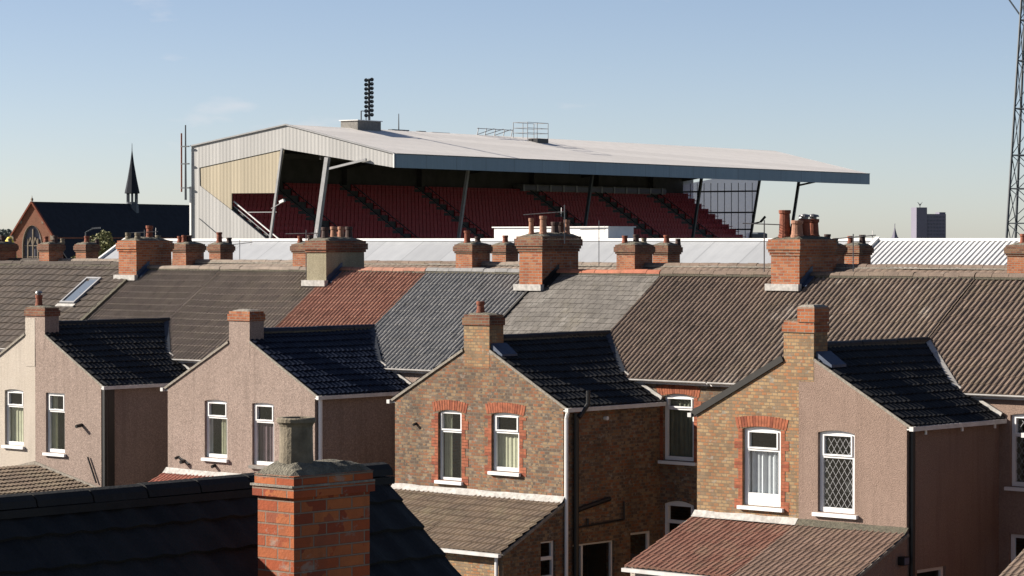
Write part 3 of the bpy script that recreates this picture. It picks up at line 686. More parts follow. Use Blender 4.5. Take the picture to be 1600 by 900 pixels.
c, z = stack(h, -42.58, -41.7, 56.26, 57.66, 6.8, 9.02, 'brick_orange', corb='brick_orange', steps=3, out=.028, fl='mortar_mossy',
    pots=[(-42.32, 56.48, .15, .68, 'clay_pot'), (-41.95, 56.5, .15, .42, 'clay_pot_pale'), (-42.0, 56.88, .15, .46, 'clay_pot', 'cap'), (-42.0, 57.24, .15, .46, 'clay_pot', 'cap'), (-42.35, 57.3, .13, .44, 'dark_pot', 'cap')], seed=7)
flashing(c, -42.58, -41.7, 56.26, 57.66)
# h, i: wing D
XD = -36.85
h = house('terraced house with buff brick half gable, black bargeboard and white lace curtained window', -38.5)
party_walls(h, -42.12, XD, 'brick_yellow'); main_roof(h, -42.12, XD, 'tile_brown_pale', seed=18)
wing(h, 'L', -39.7, XD, 5.1, 6.58, 'brick_buff', 'tile_black', [dict(x0=-38.40, x1=-37.34, z0=3.08, z1=4.85, content='net', sur=1, rise=.06, transom=.29, wide_sill=.1, fw=.11, brail=.16)],
     lean=dict(type='front', y=47.35, z=1.86, zt=2.78, mat='tile_redmoss', wall='render_cream'), vstop=-37.28, seed=27, verge='black_board')
c, z = stack(h, -37.26, -36.44, YG-.004, YG+.5, 5.9, 7.22, 'brick_buff', corb='brick_orange', steps=1, out=.03, band=.10, dome=.5, fl='mortar_mossy', seed=8)
f = MB(); f.box(-36.87, -36.41, YG-.03, YG+.52, 7.20, 7.52, 'brick_orange'); f.frustum(-36.87, -36.41, YG-.03, YG+.52, 7.52, 7.58, .08, 'mortar'); f.lathe((-36.68, YG+.1, 7.55), [(.03, 0), (.03, .1), (.001, .1)], 'mortar', 6); f.build('raised_flue', c)
h = house('terraced house with tan rendered half gable and diamond leaded windows', -35)
party_walls(h, XD, -31.3, 'render_tan', wins=[dict(x0=-33.71, x1=-32.75, z0=3.54, z1=5.17, content='lattice', rise=.05, wide_sill=.1), dict(x0=-33.73, x1=-32.77, z0=1.2, z1=2.48, content='dark', rise=0, lights='one')])
rI = main_roof(h, XD, -31.3, 'tile_brown', seed=19)
wing(h, 'R', -34.0, XD, 5.05, 6.58, 'render_tan', 'tile_black', [dict(x0=-36.33, x1=-35.35, z0=3.06, z1=4.86, content='lattice', rise=.06, transom=.32, wide_sill=.1, fw=.10)],
     lean=dict(type='front', y=47.35, z=1.86, zt=2.78, mat='tile_brownred', flash='mortar_mossy'), vstop=-36.42, seed=28, ridge=True, side_windows=[dict(x0=50.1, x1=51.2, z0=.8, z1=1.93, rise=0, lights='one')])
c = [o for o in S.objects if o.name.startswith('chimney.') or o.name == 'chimney'][-1]
f = MB(); f.hexa([(-36.43, YG+.05, 6.40), (-36.0, YG+.05, 6.22), (-36.0, YG+.6, 6.22), (-36.43, YG+.6, 6.40)], [(-36.43, YG+.05, 6.56), (-36.0, YG+.05, 6.28), (-36.0, YG+.6, 6.28), (-36.43, YG+.6, 6.56)], 'lead'); f.build('flashing', h)
p = MB(); p.tube((-33.93, YG+.12, 0), (-33.93, YG+.12, 4.93), .06, 'black_pipe', n=8); p.build('downpipe', h)
p = MB()
for y in (50.2, 51.6, 52.9): p.tube((-33.85, y, 4.98), (-33.85, y, 4.84), .03, 'upvc', n=6)
p.build_each('gutter_bracket', h)
p = MB(); p.box(-33.98, -33.83, 49.36, 49.56, 2.10, 2.28, 'black_pipe'); p.plate([(49.38, 2.12), (49.54, 2.12), (49.54, 2.26), (49.38, 2.26)], [], V((-33.83, 0, 0)), Y_, Z_, X_, 0, .01, 'tower_glass'); p.build('security_light', h)
# next pair of houses: corner of a lean-to at the bottom right
h = house('terraced house at the right edge with a brown tiled lean-to corner', -29)
party_walls(h, -31.3, -26.9, 'render_tan'); main_roof(h, -31.3, -26.9, 'tile_brown', seed=20)
wing(h, 'L', -30.9, -28.2, 5.05, 6.5, 'brick_old', 'tile_black', [], lean=dict(type='front', y=48.0, z=1.9, zt=2.75, mat='tile_brown'), seed=29)  # unseen wing wall given dark brick to cut light bounced next door
# ---------------------------------------------------------------- second row
Y2, Z2 = 82.0, 8.02
p2 = [-108.4, -104.4, -94.9, -87.1, -77.5, -69.0, -60.0, -51.55, -43]
p2 = [x*81.35/82 for x in p2]
gl = ['with the church gable rising behind its ridge', 'with the dark bush beside its far chimney', 'behind the skylight roof', 'behind the dull brown roof', 'behind the terracotta roof', 'behind the big aerial chimney', 'below the end of the grandstand roof', 'in front of the ribbed white roof']
def row2(xa, xb, label, pots, pots2, m, seed, near=True, far=True, dxf=0, nw=.45):
    h = thing('terraced_house', label, 'house', (xb, Y2-3.5, 0), 'terraced houses of the farther row')
    ang = math.atan(TAN); Sd = V((0, math.cos(ang), math.sin(ang))); ln = 3.6/math.cos(ang)
    mb = MB(); slope_grid(mb, V((xa, Y2-3.6, Z2-3.6*TAN)), X_, Sd, xb-xa, ln, .31, .33, .03, .03, m, per=1, k=3, seed=seed)
    slope_grid(mb, V((xb, Y2+3.6, Z2-3.6*TAN)), -X_, V((0, -Sd.y, Sd.z)), xb-xa, ln, .62, .66, .03, .03, m, per=1, k=3, seed=seed)
    r = mb.build('roof', h, recalc=False)
    rc = MB(); ridge_caps(rc, (xa, Y2, Z2+.02), (xb, Y2, Z2+.02), .13, m, seed=seed, joint='mortar'); rc.build('ridge_tiles', r)
    wl = MB(); ze = Z2-3.5*TAN-.05
    wl.plate([(xa, 0), (xb, 0), (xb, ze), (xa, ze)], [], V((0, Y2-3.5, 0)), X_, Z_, -Y_, -.25, 0, 'brick_old')
    wl.plate([(xa, 0), (xb, 0), (xb, ze), (xa, ze)], [], V((0, Y2+3.5, 0)), X_, Z_, Y_, -.25, 0, 'brick_old'); wl.build_each('wall', h)
    n = 2
    for i in range(n):
        cx = xa+(xb-xa)*(i+.5)/n
        for z in (.9, 3.4):
            f = MB(); f.box(cx-.6, cx+.6, Y2-3.56, Y2-3.5, z, z+1.3, 'upvc'); f.box(cx-.52, cx+.52, Y2-3.566, Y2-3.55, z+.08, z+1.22, 'tower_glass'); f.build('window', h)
    if near: stack(h, xb-.45, xb-.45+2*nw, 81.35, 81.35+nw*2.33, 6.5, 8.82, 'brick_orange', corb='brick_old', steps=2, out=.04, band=.13, fl='flaunching', pots=[(xb+a, 81.35+b, r_, hh, m_) for a, b, r_, hh, m_ in pots], seed=seed)
    if far: stack(h, xb-.45+dxf, xb+.30+dxf, 83.5, 84.25, 5.5, 8.80, 'brick_orange', corb='brick_old', steps=2, out=.04, band=.13, fl='flaunching', pots=[(xb+a+dxf, 83.5+b, r_, hh, m_) for a, b, r_, hh, m_ in pots2], seed=seed+50)
A2 = [(-.25, .25, .11, .30, 'clay_pot'), (.1, .5, .12, .34, 'dark_pot'), (.2, .85, .1, .2, 'buff_pot')]
B2 = [(0, .3, .12, .34, 'clay_pot'), (.2, .75, .10, .2, 'dark_pot')]
T2 = [(-.2, .3, .13, .62, 'clay_pot'), (.2, .55, .13, .72, 'clay_pot')]
L2 = [(-.05, .25, .13, .5, 'clay_pot'), (.1, .7, .12, .26, 'dark_pot')]
Yp = [(-.1, .25, .15, .34, 'buff_pot'), (.2, .7, .13, .3, 'clay_pot')]
cfg = [(A2, B2, 'tile_dark'), (B2[:1]+A2[:2], L2, 'tile_dull'), (A2[:2], L2, 'tile_dull'), (L2, B2, 'tile_brown'), (A2, B2, 'tile_dull'), (A2, A2[:2], 'tile_brown'), (B2, T2, 'tile_brown'), (Yp, B2, 'tile_brown')]
for i in range(8):
    a, b, m = cfg[i]
    row2(p2[i], p2[i+1], 'brown ridged far terraced house '+gl[i], a, b, m, 40+i, dxf={6: .1}.get(i, 0), nw={0: .36}.get(i, .45))
# the white-capped stack pair at the extreme left
row2(-121, p2[0], 'brown ridged far terraced house at the left edge with dark chimney', A2, B2, 'tile_dark', 60, far=False)
# ---------------------------------------------------------------- foreground house
h = thing('foreground_house', 'nearest house with black tiled gabled roof and orange brick chimney', 'house', (-14.0, 9, 0))
xr, zr, sl_ = -14.0, 7.34, .853; yE = 13.96; y0 = 1.0; half = 2.9; ang = math.atan(sl_)
mb = MB()
slope_grid(mb, V((xr+half, y0, zr-half*sl_)), Y_, V((-math.cos(ang), 0, math.sin(ang))), yE-y0, half/math.cos(ang), .25, .265, .018, .026, 'tile_fore', per=1, k=8, seed=3, jit=.004, sag=.01)
slope_grid(mb, V((xr-half, yE, zr-half*sl_)), -Y_, V((math.cos(ang), 0, math.sin(ang))), yE-y0, half/math.cos(ang), .25, .265, .018, .026, 'tile_fore', per=1, k=8, seed=4, jit=.004, sag=.01)
r = mb.build('roof', h, recalc=False)
rc = MB(); ridge_caps(rc, (xr, y0, zr+.0), (xr, yE+.03, zr+.0), .10, 'tile_fore', seed=3, joint='tile_fore'); rc.build('ridge_tiles', r)
vg = MB()
for d in (1, -1): vg.bar((xr+d*half, yE-.01, zr-half*sl_-.05), (xr, yE-.01, zr-.05), .05, .07, 'tile_fore')
vg.build('verge', r)
wl = MB()
for yy in (yE-.35, y0+.2):
    wl.plate([(xr-half+.2, 0), (xr+half-.2, 0), (xr+half-.2, zr-(half-.2)*sl_-.06), (xr, zr-.08), (xr-half+.2, zr-(half-.2)*sl_-.06)], [], V((0, yy+.25, 0)), X_, Z_, Y_, -.25, 0, 'brick_old')
for d in (1, -1): wl.box(xr+d*(half-.2)-.12, xr+d*(half-.2)+.12, y0+.46, yE-.36, 0, zr-(half-.1)*sl_-.1, 'brick_old')
wl.build_each('wall', h)
f = MB()
for y in (6, 12): f.box(xr+half-.085, xr+half-.05, y, y+1.2, 1.2, 2.6, 'upvc'); f.box(xr+half-.06, xr+half-.04, y+.08, y+1.12, 1.28, 2.52, 'tower_glass')
f.build('window', h)
mb = MB(); x0, x1, ya, yb = -13.235, -12.9, 12.09, 12.76
mb.box(x0, x1, ya, yb, 5.2, 7.374, 'brick_front'); mb.box(x0-.025, x1+.025, ya-.025, yb+.025, 7.375, 7.437, 'brick_front'); mb.box(x0-.035, x1+.022, ya-.035, yb+.03, 7.438, 7.452, 'mortar'); mb.box(x0-.015, x1+.015, ya-.015, yb+.015, 7.453, 7.512, 'brick_front')
rnd = random.Random(5); nx, ny = 8, 12; pts = []
for j in range(ny+1):
    for i in range(nx+1):
        fx = i/nx; fy = j/ny; ed = min(fx, 1-fx, fy*1.4, (1-fy)*1.4)
        dp = math.hypot(fx-.5, (fy-.25)*2)
        pts.append((x0-.02+(x1-x0+.04)*fx, ya-.02+(yb-ya+.04)*fy, 7.505+(0 if ed == 0 else .015+min(.055, ed*.25)+max(0, .035-dp*.08)+rnd.uniform(-.005, .006))))
mb.idx(pts, [(j*(nx+1)+i, j*(nx+1)+i+1, (j+1)*(nx+1)+i+1, (j+1)*(nx+1)+i) for j in range(ny) for i in range(nx)], 'flaunching')
# spalled mortar patches on the shaded side
c = mb.build('chimney', h)
mb = MB(); mb.lathe((-13.07, 12.27, 7.56), [(.118, -.03), (.112, .02), (.108, .08), (.106, .25), (.112, .265), (.126, .28), (.126, .30), (.116, .308), (.088, .308), (.08, .22)], 'buff_pot', 24); mb.lathe((-13.07, 12.27, 7.83), [(.08, 0), (.001, 0)], 'flue_black', 24); mb.build('chimney_pot', c)
# ---------------------------------------------------------------- low white stand roof
h = thing('low_stand', 'long low white sheet roof behind the rows of chimneys', 'stand', (-120, 112, 0))
def low(xa, xb, m, ribs, nm):
    mb = MB(); tan = .58; L = 9.0; yR = 118
    if ribs:
        n = int((xb-xa)/.30); w = (xb-xa)/n; pts = []
        for i in range(n):
            for fx, dz in ((0, 0), (.4, 0), (.5, .10), (.9, .10)):
                x = xa+(i+fx)*w; pts += [(x, yR, 8.98+dz*.6), (x, yR-L, 8.98-L*tan+dz)]
        mb.idx(pts, [(2*i, 2*i+2, 2*i+3, 2*i+1) for i in range(len(pts)//2-1)], m)
    else:
        ym = yR-3.4
        mb.face([(xa, yR, 8.98), (xb, yR, 8.98), (xb, ym, 8.98-3.4*tan), (xa, ym, 8.98-3.4*tan)], m)
        mb.face([(xa, ym+.1, 8.93-3.3*tan), (xb, ym+.1, 8.93-3.3*tan), (xb, yR-L, 8.93-L*tan), (xa, yR-L, 8.93-L*tan)], m)
    mb.face([(xa, yR, 8.98), (xb, yR, 8.98), (xb, yR+6, 7.5), (xa, yR+6, 7.5)], m)
    return mb.build(nm, h)
r1 = low(-141.8, -82.6, 'low_sheet', False, 'roof'); low(-82.4, -60, 'sheet_white', True, 'ribbed_roof')
mb = MB(); mb.bar((-141.8, 118, 9.02), (-60, 118, 9.02), .3, .14, 'white_paint'); mb.bar((-141.85, 109, 9.02-9*.58), (-141.85, 118, 9.05), .2, .2, 'white_paint'); mb.bar((-82.5, 109, 9.08-9*.58), (-82.5, 118, 9.08), .25, .2, 'white_paint'); mb.build('trim', h)
mb = MB(); mb.plate([(109.2, 0), (124, 0), (124, 7.4), (118, 8.85), (109.2, 3.8)], [], V((-141.6, 0, 0)), Y_, Z_, -X_, -.2, 0, 'cladding_grey'); mb.box(-141.5, -60, 109.2, 109.4, 0, 3.7, 'cladding_grey'); mb.box(-141.5, -60, 123.7, 123.9, 0, 7.4, 'cladding_grey'); mb.build('wall', h)
mb = MB(); mb.box(-109.5, -100.9, 118.4, 120.6, 8.2, 9.70, 'white_paint'); mb.box(-109.6, -100.8, 118.3, 120.7, 9.70, 9.76, 'white_paint'); mb.box(-109.5, -100.9, 118.385, 118.4, 9.0, 9.12, 'steel_light')
o = mb.build('roof_cabin', None, root=(-105, 119.5, 8.2)); o['label'] = 'white flat roofed cabin behind the tall aerial chimney, below the red seats'; o['category'] = 'cabin'
# ---------------------------------------------------------------- grandstand
a8 = R(8); SL = V((-math.sin(a8), math.cos(a8), 0)); SW = V((math.cos(a8), math.sin(a8), 0)); SO = V((-159.31, 138.91, 0))
def sp(l, w, z): return SO+SL*l+SW*w+Z_*z
h = thing('grandstand', 'grandstand with cream sheet roof, slate blue front fascia and red seats', 'grandstand', tuple(SO))
LEN = 73.0
def sprism(mb, poly, l0, l1, m): mb.plate(poly, [], SO, SW, Z_, SL, l0, l1, m)
mb = MB()
# top sheets with standing ribs
def sheet(mb, w0, z0, w1, z1, m, n=146):
    pts = []
    for i in range(n+1):
        for f, dz in ((0, 0), (.82, 0), (.86, .004), (.96, .004)):
            l = min(LEN, (i+f)*LEN/n); pts += [sp(l, w0, z0+dz), sp(l, w1, z1+dz)]
    mb.idx(pts, [(2*i, 2*i+1, 2*i+3, 2*i+2) for i in range(len(pts)//2-1)], m)
sheet(mb, 9.12, 17.43, 18.97, 15.16, 'roof_sheet'); sheet(mb, 0, 16.06, 9.12, 17.43, 'roof_sheet')
roof = mb.build('roof', h, recalc=False)
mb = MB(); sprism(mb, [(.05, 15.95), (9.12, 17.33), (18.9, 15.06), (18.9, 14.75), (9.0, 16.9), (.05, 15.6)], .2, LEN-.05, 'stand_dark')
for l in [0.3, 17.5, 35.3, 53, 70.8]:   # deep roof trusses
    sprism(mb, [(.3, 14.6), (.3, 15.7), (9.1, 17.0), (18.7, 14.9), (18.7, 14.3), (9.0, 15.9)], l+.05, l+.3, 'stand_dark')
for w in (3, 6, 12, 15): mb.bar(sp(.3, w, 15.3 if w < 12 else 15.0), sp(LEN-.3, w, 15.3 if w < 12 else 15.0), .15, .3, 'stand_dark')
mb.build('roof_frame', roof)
mb = MB(); sprism(mb, [(18.98, 14.14), (19.12, 14.14), (19.12, 15.10), (18.98, 15.10)], 0, LEN+.1, 'fascia_blue'); mb.bar(sp(0, 19.05, 15.13), sp(LEN+.1, 19.05, 15.13), .22, .06, 'steel_dark'); mb.build('fascia', h)
mb = MB(); mb.plate([(0, 0), (14.5, 0), (14.5, 4.2), (7.11, 9.14), (3.88, 11.23), (.83, 13.06), (.79, 14.4), (8.9, 15.64), (18.97, 14.14), (18.97, 15.14), (9.12, 17.41), (0, 16.04)], [], SO, SW, Z_, -SL, -.12, .05, 'cladding_grey'); mb.build('end_wall', h)
mb = MB(); mb.plate([(.80, 13.08), (3.87, 11.25), (3.87, 12.46), (8.13, 12.44), (8.86, 15.60), (.80, 14.37)], [], SO, SW, Z_, -SL, -.10, .0, 'cladding_cream'); mb.build('end_panel', h)
mb = MB(); mb.bar(sp(-.1, 0, 16.04), sp(-.1, 9.12, 17.43), .12, .1, 'steel_light'); mb.bar(sp(-.1, 9.12, 17.43), sp(-.1, 18.97, 15.16), .12, .1, 'steel_light')
mb.bar(sp(-.1, 18.97, 14.14), sp(-.1, 18.97, 15.14), .1, .12, 'white_paint', up=SL); mb.bar(sp(-.1, 0, 0), sp(-.1, 0, 13), .16, .16, 'white_paint', up=SL); mb.bar(sp(-.08, .8, 10.6), sp(-.08, 6, 7.2), .08, .04, 'steel_dark'); mb.build('trim', h)
# rear wall, far end
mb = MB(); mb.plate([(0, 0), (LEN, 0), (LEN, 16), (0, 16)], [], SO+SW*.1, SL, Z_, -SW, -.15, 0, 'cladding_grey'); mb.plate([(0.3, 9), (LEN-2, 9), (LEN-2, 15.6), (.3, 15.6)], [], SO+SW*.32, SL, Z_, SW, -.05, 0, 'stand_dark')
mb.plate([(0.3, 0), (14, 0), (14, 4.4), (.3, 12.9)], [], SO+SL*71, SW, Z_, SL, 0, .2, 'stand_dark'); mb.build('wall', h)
mb = MB(); scr = [(.35, 12.98), (6.23, 9.12), (6.23, 6.5), (7.3, 6.5), (8.77, 14.55), (8.77, 15.6), (.35, 14.3)]
mb.plate(scr, [], SO+SL*70.9, SW, Z_, SL, 0, .02, 'screen_panel'); ws = mb.build('wind_screen', h)
mb = MB()
for z in (13.6, 11.6, 10.0, 8.4):
    w0 = max(.4, .35+(12.98-z)*1.52) if z < 13 else .4; w1 = 7.3+(z-6.5)*.182
    mb.bar(sp(70.8, w0, z), sp(70.8, w1, z), .12, .14, 'steel_dark')
mb.bar(sp(70.8, 7.3, 6.5), sp(70.8, 8.85, 15.0), .2, .2, 'steel_dark', up=SL); mb.bar(sp(70.7, .35, 13.1), sp(70.7, 7, 8.75), .12, .12, 'white_paint')
mb.bar(sp(70.6, .35, 12.7), sp(70.6, 8, 7.7), .3, .5, 'stand_dark')
for w in [1.2+.75*k for k in range(10)]:
    zl = max(6.6, 12.98-(w-.35)*.657); mb.bar(sp(70.85, w, zl), sp(70.85, w, 14.4), .05, .04, 'steel_dark', up=SL)
mb.build('screen_frame', ws)
# terracing and seats
mb = MB(); aisles = [8.5, 17.2, 27.3, 44.0, 54.5, 64]
prof = [(.35, 13.4)]; w = 1.0; z = 13.4
steps = []
for i in range(20):
    prof += [(w, z), (w, z-.49)]; steps.append((w, z-.49)); z -= .49; w += .75
prof += [(w, z), (w, z-.4), (.35, z-.4)]
mb.plate(prof, [], SO, SW, Z_, SL, .3, 70.6, 'dark_concrete'); mb.build('terrace_steps', h)
mb = MB()
for i, (w, z) in enumerate(steps[:14]):
    l = .6
    while l < 70.2:
        if min(abs(l+.22-a_) for a_ in aisles) > .85:
            mb.obox(SO, SW, Z_, SL, w+.03, w+.13, z+.02, z+.52, l, l+.43, 'seat_red'); mb.obox(SO, SW, Z_, SL, w+.13, w+.50, z+.28, z+.34, l, l+.43, 'seat_red')
        l += .5
mb.build('seats', h, kind='stuff', recalc=False)
mb = MB()
for a_ in aisles:
    for sg in (-.8, .8): mb.bar(sp(a_+sg, 1.2, 13.5), sp(a_+sg, 9.2, 8.25), .06, .06, 'steel_dark')
    mb.bar(sp(a_+.9, .6, 12.9), sp(a_+.9, .6, 15.2), .5, .5, 'stand_dark', up=SL)
mb.bar(sp(.25, 3.9, 11.85), sp(.25, 8.6, 8.8), .09, .09, 'white_paint'); mb.bar(sp(.25, 3.9, 11.5), sp(.25, 8.6, 8.45), .06, .06, 'steel_light'); mb.bar(sp(.2, 5.2, 11.05), sp(.2, 8.0, 11.05), .06, .06, 'steel_light')
mb.build_each('handrail', h)
mb = MB(); mb.obox(SO, SW, Z_, SL, .4, 1.4, 13.25, 13.85, 42, 66, 'concrete'); mb.obox(SO, SW, Z_, SL, 1.4, 1.46, 13.35, 13.75, 42, 66, 'tower_glass'); 
for i in range(12): mb.obox(SO, SW, Z_, SL, 1.46, 1.5, 13.25, 13.85, 42+i*2.1, 42.25+i*2.1, 'steel_light')
mb.build('press_box', h)
for l in (-.25, 17.5, 35.3, 53, 70.8):
    mb = MB(); m = 'steel_light' if l < 30 else 'steel_dark'; r_ = .33 if l < 1 else .22
    mb.bar(sp(l, 10.5, 0), sp(l, 13.1, 15.35 if l > 0 else 14.95), r_, r_, m, up=SL)
    if l < 1 or l > 70: mb.bar(sp(l, 13.0, 14.1), sp(l, 16.6, 14.75), .16, .16, m, up=SL)
    mb.build('column', h)
mb = MB(); mb.bar(sp(-.2, 7.72, 9.0), sp(-.2, 8.86, 15.7), .17, .17, 'steel_light', up=SL); mb.bar(sp(-.2, 7.3, 6.5), sp(-.2, 7.72, 9.0), .17, .17, 'steel_light', up=SL); mb.build('column', h)
# fittings on and by the grandstand
def unit(mb, name, label, cat, root, group=None):
    o = mb.build(name, None, root=root); o['label'] = label; o['category'] = cat
    if group: o['group'] = group
    return o
mb = MB(); mb.obox(SO, SW, Z_, SL, 8.2, 9.8, 17.0, 17.98, 7.6, 10.5, 'concrete'); mb.obox(SO, SW, Z_, SL, 8.1, 9.9, 17.98, 18.04, 7.5, 10.6, 'white_paint'); unit(mb, 'plant_box', 'small pale plant box on the grandstand roof below the lamp mast', 'roof box', sp(9, 9, 17.3))
h2 = thing('lamp_mast', 'tall mast of stacked floodlights rising above the grandstand ridge', 'floodlight', tuple(sp(10.6, 8.6, 17.3)))
mb = MB(); mb.tube(sp(10.6, 8.6, 17.2), sp(10.6, 8.6, 21.3), .10, 'steel_dark', n=8); mb.tube(sp(10.6, 8.3, 17.6), sp(10.6, 8.3, 18.7), .04, 'steel_dark'); mb.tube(sp(9.6, 8.6, 17.9), sp(9.6, 8.6, 18.8), .05, 'steel_dark'); mb.bar(sp(9.6, 8.6, 18.8), sp(10.6, 8.6, 18.8), .06, .06, 'steel_dark'); mb.build('mast', h2)
rt = V((math.cos(R(42.4)), math.sin(R(42.4)), 0)); tw = rt.cross(Z_)
for i in range(9):
    for sg in (-1, 1):
        mb = MB(); c0 = sp(10.6, 8.6, 18.55+i*.335+(.05 if sg > 0 else 0))+rt*sg*.22
        mb.lathe((0, 0, 0), [(.02, 0), (.10, .05), (.15, .16), (.155, .2)], 'steel_dark', 10)
        M = Matrix.Translation(c0) @ (tw*1+V((0, 0, -.35))).normalized().to_track_quat('Z', 'Y').to_matrix().to_4x4()
        mb.v = [tuple(M @ V(p)) for p in mb.v]; mb.bar(c0-rt*sg*.22, c0, .04, .04, 'steel_dark'); mb.build('floodlight_lamp', h2)
mb = MB(); mb.tube(sp(14.1, 8.8, 17.3), sp(14.1, 8.8, 18.75), .05, 'steel_dark', .03); mb.obox(SO, SW, Z_, SL, 8.6, 9.0, 17.35, 17.52, 13.0, 15.2, 'steel_dark'); mb.obox(SO, SW, Z_, SL, 8.7, 9.0, 17.35, 17.5, 16.5, 17.4, 'steel_dark'); mb.obox(SO, SW, Z_, SL, 8.8, 9.0, 17.35, 17.47, 18.2, 20.6, 'steel_light'); unit(mb, 'roof_antenna', 'thin upright antenna on the grandstand ridge beside the lamp mast', 'antenna', sp(14.1, 8.8, 17.4))
mb = MB()
for l in (24.2, 25.3, 26.6, 27.9, 29.0): mb.tube(sp(l, 9.1, 17.4), sp(l+.2, 9.1, 18.0), .035, 'steel_light')
for a_, b_ in ((24.2, 26.6), (25.3, 27.9), (26.6, 29.0)): mb.tube(sp(a_, 9.1, 17.45), sp(b_, 9.1, 18.0), .03, 'steel_light')
mb.tube(sp(24.2, 9.1, 17.95), sp(29.3, 9.1, 17.95), .03, 'steel_light'); unit(mb, 'guard_rail', 'low bent guard rail on the grandstand ridge', 'railing', sp(26.5, 9.1, 17.4))
mb = MB()
for l in (28.6, 30.0, 31.6):
    for w in (9.6, 11.0): mb.tube(sp(l, w, 17.0), sp(l, w, 18.55), .03, 'steel_light')
for z in (17.7, 18.1, 18.55):
    for w in (9.6, 11.0): mb.tube(sp(28.6, w, z), sp(31.6, w, z), .022, 'steel_light')
    for l in (28.6, 31.6): mb.tube(sp(l, 9.6, z), sp(l, 11.0, z), .022, 'steel_light')
mb.obox(SO, SW, Z_, SL, 10.6, 11.5, 16.9, 17.25, 29.3, 30.9, 'black_pipe'); unit(mb, 'access_platform', 'railed access platform on the cream grandstand roof with a black hatch', 'platform', sp(30, 10, 17.0))
mb = MB(); mb.tube(sp(-.3, -.35, 12.0), sp(-.3, -.35, 17.6), .09, 'steel_dark', .05, n=8); mb.tube(sp(-.3, -.75, 12.6), sp(-.3, -.75, 17.0), .06, 'brick_red_dark')
for z in (12.9, 14.7, 16.0): mb.bar(sp(-.3, -.8, z), sp(-.3, 0, z), .1, .1, 'steel_dark')
unit(mb, 'corner_mast', 'dark pipe mast clamped to the rear corner of the grandstand', 'mast', sp(-.3, -.4, 12))
mb = MB(); mb.bar(sp(70.6, 8.0, 10.5), sp(70.6, 9.0, 10.7), .12, .12, 'steel_dark'); mb.bar(sp(70.6, 9.0, 10.7), sp(70.6, 9.5, 11.2), .12, .2, 'steel_dark'); unit(mb, 'security_camera', 'dark bracketed camera on the edge of the wind screen', 'camera', sp(70.6, 8, 10.5))
mb = MB(); mb.bar(sp(-.4, 8.0, 11.3), sp(-.4, 9.0, 11.75), .05, .05, 'steel_light'); mb.bar(sp(-.4, 8.8, 11.75), sp(-.4, 9.2, 11.9), .2, .2, 'white_paint'); unit(mb, 'speaker_bracket', 'small white loudspeaker on the leaning strut at the seat opening', 'loudspeaker', sp(-.4, 8, 11.3))
# ---------------------------------------------------------------- floodlight pylon
h = thing('floodlight_pylon', 'dark steel lattice floodlight pylon at the right edge', 'pylon', (-125.9, 203.1, 0))
pc = V((-126.4, 203.1, 0)); ya = R(20)
def leg(k, z):
    hw = 2.6-.058*z; a_ = ya+math.pi/2*k+math.pi/4
    return pc+V((math.cos(a_)*hw*1.2, math.sin(a_)*hw*1.2, z))
zs = [0, 3.6, 7.2, 10.4, 13.3, 16.1, 20.0, 24.0, 27.4, 30.0, 32.4]
mb = MB()
for k in range(4): mb.tube(leg(k, 0), leg(k, 32.4), .13, 'steel_dark', .09, n=6)
mb.build('legs', h)
mb = MB()
for i in range(len(zs)-1):
    for k in range(4):
        k2 = (k+1) % 4; a_, b_ = leg(k, zs[i]), leg(k2, zs[i]); c_, d_ = leg(k, zs[i+1]), leg(k2, zs[i+1])
        mb.bar(a_, b_, .09, .09, 'steel_dark'); mb.bar(a_, d_, .06, .06, 'steel_dark'); mb.bar(b_, c_, .06, .06, 'steel_dark')
mb.build('bracing', h)
mb = MB(); u = V((math.cos(ya), math.sin(ya), 0)); q = pc+Z_*29.0
for sg in (-1, 1):
    mb.bar(pc+u*sg*1.0+Z_*27.8, pc+u*sg*3.6+Z_*31.5, .12, .12, 'steel_dark')
for z in (31.4, 33.0, 34.6, 36.2): mb.bar(pc-u*3.8+Z_*z, pc+u*3.8+Z_*z, .12, .12, 'steel_dark')
for s_ in (-3.8, -1.3, 1.3, 3.8): mb.bar(pc+u*s_+Z_*31.3, pc+u*s_+Z_*36.3, .1, .1, 'steel_dark', up=u)
for z in (31.8, 33.4, 35.0):
    for k in range(6): mb.obox(pc, u, Z_, u.cross(Z_), -3.4+k*1.3, -2.7+k*1.3, z, z+.7, .1, .4, 'steel_light')
mb.build('lamp_frame', h)
# ---------------------------------------------------------------- church
h = thing('church', 'red brick church with pointed gable window and long dark slate roof', 'church', (-320.4, 249.3, 0))
ca = R(42.4-25); CL = V((-math.sin(ca), math.cos(ca), 0)); CW = V((math.cos(ca), math.sin(ca), 0)); CO = V((-320.4, 249.31, 0))
apex, eav, hw = 14.35, 9.6, 3.45
gothic = [(-1.7, 3), (1.7, 3), (1.7, 8.2)]+[(1.7-1.7*(k/8)**1.7*1.0, 8.2+2.9*math.sin(k/8*math.pi/2)) for k in range(1, 9)]+[(-1.7+1.7*((8-k)/8)**1.7, 8.2+2.9*math.sin((8-k)/8*math.pi/2)) for k in range(1, 9)]
mb = MB(); mb.plate([(-hw, 0), (hw, 0), (hw, eav), (0, apex), (-hw, eav)], [gothic], CO, CW, Z_, -CL, -.6, 0, 'brick_church')
for d in (-1, 1): mb.obox(CO, CL, Z_, CW, .6, 60, 0, eav-.2, d*hw-.2, d*hw+.2, 'brick_church')
mb.obox(CO, CL, Z_, CW, .6, 60, 0, 5.6, hw+2.6, hw+3.0, 'brick_church'); mb.plate([(hw, 0), (hw+2.9, 0), (hw+2.9, 5.5), (hw, 7.6)], [], CO, CW, Z_, -CL, -.6, -.1, 'brick_church')
mb.build('wall', h)
mb = MB()
